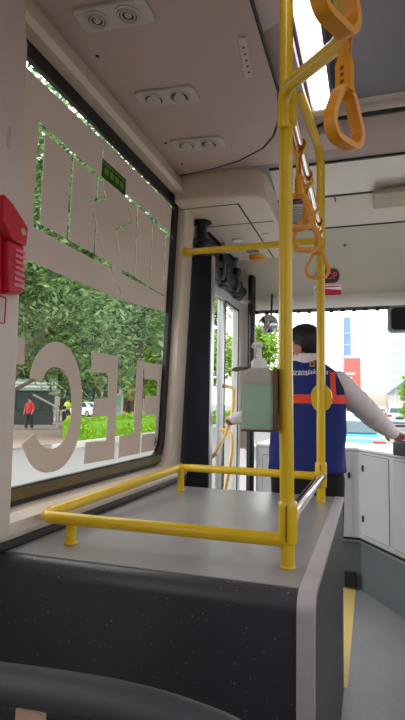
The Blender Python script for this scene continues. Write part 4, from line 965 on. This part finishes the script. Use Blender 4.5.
# cars
GLD = mat('car_glass', (60, 84, 94), .3, spec=.15); TYRE = mat('tyre', (26, 26, 28), .8); TAIL = mat('tail_lamp', (206, 30, 34), .3); PLATE = mat('number_plate', (40, 40, 42), .5)
def car(loc, rz, colr, label, W=1.74, L=4.3, H=1.48, suv=False):
    x, y = loc; t = empty('car', (x, y, GZ), label, 'car', 'cars outside the bus')
    Mx = Matrix.Translation((x, y, GZ)) @ Matrix.Rotation(rz, 4, 'Z'); pm = mat('car_paint', colr, .25, noise=.02, coat=.6)
    bz = .92 if not suv else 1.02
    prof = [(0, .32), (.03, .62), (.05, bz - .06), (.12, bz), (.75 if not suv else .35, bz + .03), (L - 1.45, bz + .01), (L - 1.2, bz - .02), (L - .25, bz - .18), (L - .02, .60), (L, .34), (L - .3, .24), (.3, .24)]
    vs = []; n = len(prof)
    for sx in (-1, 1):
        vs += [(sx * (W / 2 - (.05 if z > bz - .1 else .0)), yy - L / 2, z) for yy, z in prof]
    put('body', MB().add([Mx @ Vector(v) for v in vs], [tuple(range(n)), tuple(range(n, 2 * n))] + [(i, (i + 1) % n, n + (i + 1) % n, n + i) for i in range(n)]), pm, t, bevel=.05, seg=2)
    r0, r1 = (.35, .75) if not suv else (.12, .40)
    cab = [(r0, bz), (r1 + .30, H - .03), (r1 + .6, H), (L - 2.15, H), (L - 1.75, H - .06), (L - 1.15, bz)]
    def cabmesh(out, z0, wtop, zcap):
        v = []
        for sx in (-1, 1):
            for yy, z in cab:
                f = (z - bz) / (H - bz); v.append(Mx @ Vector((sx * ((W / 2 - .07) * (1 - f) + (W / 2 - wtop) * f), yy - L / 2, z)))
        k = len(cab); return MB().add(v, [tuple(range(k)), tuple(range(k, 2 * k))] + [(i, (i + 1) % k, k + (i + 1) % k, k + i) for i in range(k)])
    put('cabin', cabmesh(0, 0, .24, 0), pm, t, bevel=.05, seg=2)
    a, b_ = Vector((r0, bz + .05)), Vector((r1 + .30, H - .08)); d = (b_ - a); nn = Vector((-d.y, d.x)).normalized() * .012
    def rw(f, w_): 
        q = a + d * f + nn; return [Mx @ Vector((sx * w_, q.x - L / 2, q.y)) for sx in (-1, 1)]
    p0 = rw(.06, W / 2 - .20); p1 = rw(.94, W / 2 - .30)
    put('rear_window', MB().add([p0[0], p0[1], p1[1], p1[0]], [(0, 1, 2, 3)]), GLD, t, smooth=False)
    for sx in (-1, 1):
        ys = (r1 + .15, r1 + .55, L - 2.2, L - 1.55); 
        def sp(yy, z):
            f = (z - bz) / (H - bz); return Mx @ Vector((sx * ((W / 2 - .07) * (1 - f) + (W / 2 - .24) * f + .012), yy - L / 2, z))
        put('side_window', MB().add([sp(ys[0], bz + .06), sp(ys[3], bz + .06), sp(ys[2], H - .10), sp(ys[1], H - .10)], [(0, 1, 2, 3)]), GLD, t, smooth=False)
        put('tail_light', MB().box(sx * (W / 2 - .19) - .15, -L / 2 - .012 + .03, bz - .26, sx * (W / 2 - .19) + .15, -L / 2 + .09, bz - .08, Mx), TAIL, t, bevel=.02)
        put('door_mirror', MB().box(sx * (W / 2 + .06) - .10, L / 2 - 1.65, bz, sx * (W / 2 + .06) + .10, L / 2 - 1.5, bz + .15, Mx), pm, t, bevel=.03)
        for yy in (.78, L - .82):
            c = Mx @ Vector((sx * (W / 2 - .10), yy - L / 2, .32)); RY = Mx.to_3x3() @ Matrix.Rotation(pi / 2, 3, 'Y')
            wv = put('wheel', MB().lathe([(.20, -.10), (.30, -.10), (.32, -.06), (.32, .06), (.30, .10), (.20, .10)], c, 20, RY), TYRE, t)
            put('hub_cap', MB().lathe([(.19, -.105), (.19, .105), (.05, .108)], c, 16, RY), STEEL, wv)
    put('bumper', MB().box(-W / 2 + .05, -L / 2 - .05, .34, W / 2 - .05, -L / 2 + .12, .56, Mx), pm, t, bevel=.04)
    put('number_plate', MB().box(-.26, -L / 2 - .065, .62, .26, -L / 2 + .06, .75, Mx), PLATE, t, smooth=False)
    return t
car((-.62, 14.6), radians(3), (80, 184, 198), 'teal taxi just ahead of the windscreen, behind the attendant arm')
car((2.05, 45.0), 0, (190, 196, 200), 'silver car ahead at the right picture edge', 1.8, 4.5, 1.68, True)
car((.85, 62.0), 0, (236, 236, 238), 'white car far ahead between the taxi and the silver car')
car(ray_to(30.6, 52), radians(70), (232, 232, 234), 'white car parked behind the hedge by the street worker')

# buildings ahead
def tower(x0, x1, y0, dy, h, label, wall, glass, nx, nz, mull=.25, kind='tower_block'):
    t = empty(kind, ((x0 + x1) / 2, y0 + dy / 2, GZ), label, 'building')
    put('walls', MB().box(x0, y0, GZ, x1, y0 + dy, h), wall, t, smooth=False)
    put('parapet', MB().box(x0 - .2, y0 - .2, h, x1 + .2, y0 + dy + .2, h + .7), wall, t, smooth=False)
    me = None; cw = (x1 - x0) / nx; ch = (h - 2) / nz
    w_ = MB().box(0, 0, 0, cw * (1 - mull), .25, ch * .55).mesh('window'); finish(w_, glass, False)
    for i in range(nx):
        for k in range(nz):
            o = bpy.data.objects.new('window', w_); COL.objects.link(o); o.parent = t
            o.location = Vector((x0 + cw * (i + mull / 2), y0 - .12, GZ + 2 + ch * (k + .2))) - t.location
    # side face towards the road
    w2 = MB().box(0, 0, 0, .25, dy / 4 * .75, ch * .55).mesh('window'); finish(w2, glass, False)
    for i in range(4):
        for k in range(nz):
            o = bpy.data.objects.new('window', w2); COL.objects.link(o); o.parent = t
            o.location = Vector((x0 - .12, y0 + dy / 4 * (i + .12), GZ + 2 + ch * (k + .2))) - t.location
    return t
HAZED = mat('hazed_concrete', (226, 226, 230), .8, noise=.03, scale=.3); HAZEDB = mat('hazed_blue_panel', (206, 220, 228), .6, noise=.03, scale=.3)  # distant haze painted in: facade colours are lightened
tower(-1.6, 5.4, 160, 16, 24.5, 'haze-paled office tower straight ahead through the windscreen', HAZED, mat('hazed_window', (196, 202, 212), .3), 7, 11)  # window colour paled for haze as well
tower(4.4, 22, 132, 20, 22.0, 'glass office tower with blue grid behind the rear view mirror', HAZEDB, mat('hazed_blue_window', (164, 200, 212), .2), 12, 9, .18)  # blue of the windows lightened to carry haze
tower(-5.5, -2.2, 100, 8, 8.0, 'low haze-paled building between the attendant and the blue pylon', HAZED, mat('grey_window', (180, 188, 200), .3), 3, 3)
t = empty('sign_pylon', (-2.95, 72, GZ), 'tall slim blue sign pylon beyond the attendant shoulder', 'sign')
BLP = mat('hazed_blue_pylon', (122, 148, 196), .5)  # blue lightened in the paint to stand for haze
put('pylon_body', MB().box(-3.5, 71.6, 4.6, -2.5, 72.4, 13.0), BLP, t, bevel=.05)
put('pylon_column', MB().box(-3.25, 71.8, GZ, -2.75, 72.2, 4.6), mat('pylon_grey', (190, 190, 196), .6), t, smooth=False)
for k in range(4): put('pylon_mark', MB().box(-3.35, 71.52, 6.2 + 1.5 * k, -2.65, 71.59, 6.35 + 1.5 * k), mat('pylon_line', (176, 196, 226), .5), t, smooth=False)
t = empty('roadside_billboard', (-1.9, 60, GZ), 'red roadside billboard with white markings below the blue pylon', 'billboard')
put('panel', MB().box(-2.8, 59.8, 2.6, -1.05, 60.2, 6.4), mat('hazed_billboard_red', (240, 104, 96), .6), t, bevel=.04)  # red panel colour washed out to imitate haze
put('top_band', MB().box(-3.3, 59.75, 6.4, -1.1, 60.25, 6.75), mat('billboard_grey', (176, 184, 196), .6), t, smooth=False)
for a0, a1, z0, z1 in ((-2.7, -1.7, 4.6, 4.8), (-2.7, -2.0, 4.1, 4.35), (-2.7, -1.4, 3.4, 3.55)): put('white_mark', MB().box(a0, 59.72, z0, a1, 59.79, z1), WHITEP, t, smooth=False)
for xx in (-2.5, -1.35): put('leg', MB().tube([(xx, 60, GZ), (xx, 60, 2.6)], .10, 10), kf, t)
t = empty('roadside_canopy', (3.4, 70, GZ), 'white post canopy walkway along the right side of the road', 'canopy')
WST = mat('white_steel', (236, 238, 240), .5)
for i in range(9):
    y = 44 + 7.5 * i
    put('post', MB().tube([(3.15, y, GZ), (3.15, y, 3.3)], .09, 8), WST, t)
    put('post', MB().tube([(5.65, y, GZ), (5.65, y, 3.3)], .09, 8), WST, t)
    put('roof_truss', MB().tube([(2.75, y, 3.3), (4.4, y, 4.5), (6.05, y, 3.3), (2.75, y, 3.3)], .08, 6), WST, t)
put('roof_sheet', MB().add([(2.65, 43.5, 3.36), (4.4, 43.5, 4.6), (4.4, 105, 4.6), (2.65, 105, 3.36), (6.15, 43.5, 3.36), (6.15, 105, 3.36), (2.65, 43.5, 3.42), (4.4, 43.5, 4.66), (4.4, 105, 4.66), (2.65, 105, 3.42), (6.15, 43.5, 3.42), (6.15, 105, 3.42)],
    [(0, 1, 2, 3), (1, 4, 5, 2), (6, 7, 8, 9), (7, 10, 11, 8), (0, 6, 9, 3), (4, 10, 11, 5)]), HAZEDB, t, smooth=False)
t = empty('site_wall', (1.0, 108, GZ), 'long beige roadside wall far behind the canopy posts', 'wall')
BEI = mat('beige_wall', (206, 196, 180), .85)
put('wall_run', MB().box(-12, 108, GZ, 26, 108.5, 3.6), BEI, t, smooth=False)
for i in range(13): put('wall_pier', MB().box(-12 + 3 * i, 107.8, GZ, -11.6 + 3 * i, 108.0, 3.8), BEI, t, smooth=False)
# building behind the trees on the left
bx, by = ray_to(29, 78)
RB = Matrix.Translation((bx, by, GZ)) @ Matrix.Rotation(radians(29), 4, 'Z')
t = empty('street_building', (bx, by, GZ), 'brown building with white pillars behind the trees', 'building')
put('walls', MB().box(-16, 0, 0, 16, 10, 9, RB), mat('brown_wall', (120, 84, 72), .8), t, smooth=False)
for i in range(11): put('pillar', MB().box(-15.4 + 3 * i, -.8, 0, -14.7 + 3 * i, -.2, 7.5, RB), KERBM, t, smooth=False)
for i in range(10): put('window', MB().box(-14.4 + 3 * i, -.05, 1.0, -12.6 + 3 * i, .05, 3.6, RB), GLD, t, smooth=False)
put('roof_slab', MB().box(-16.6, -1.2, 7.5, 16.6, 10.5, 8.1, RB), KERBM, t, smooth=False)
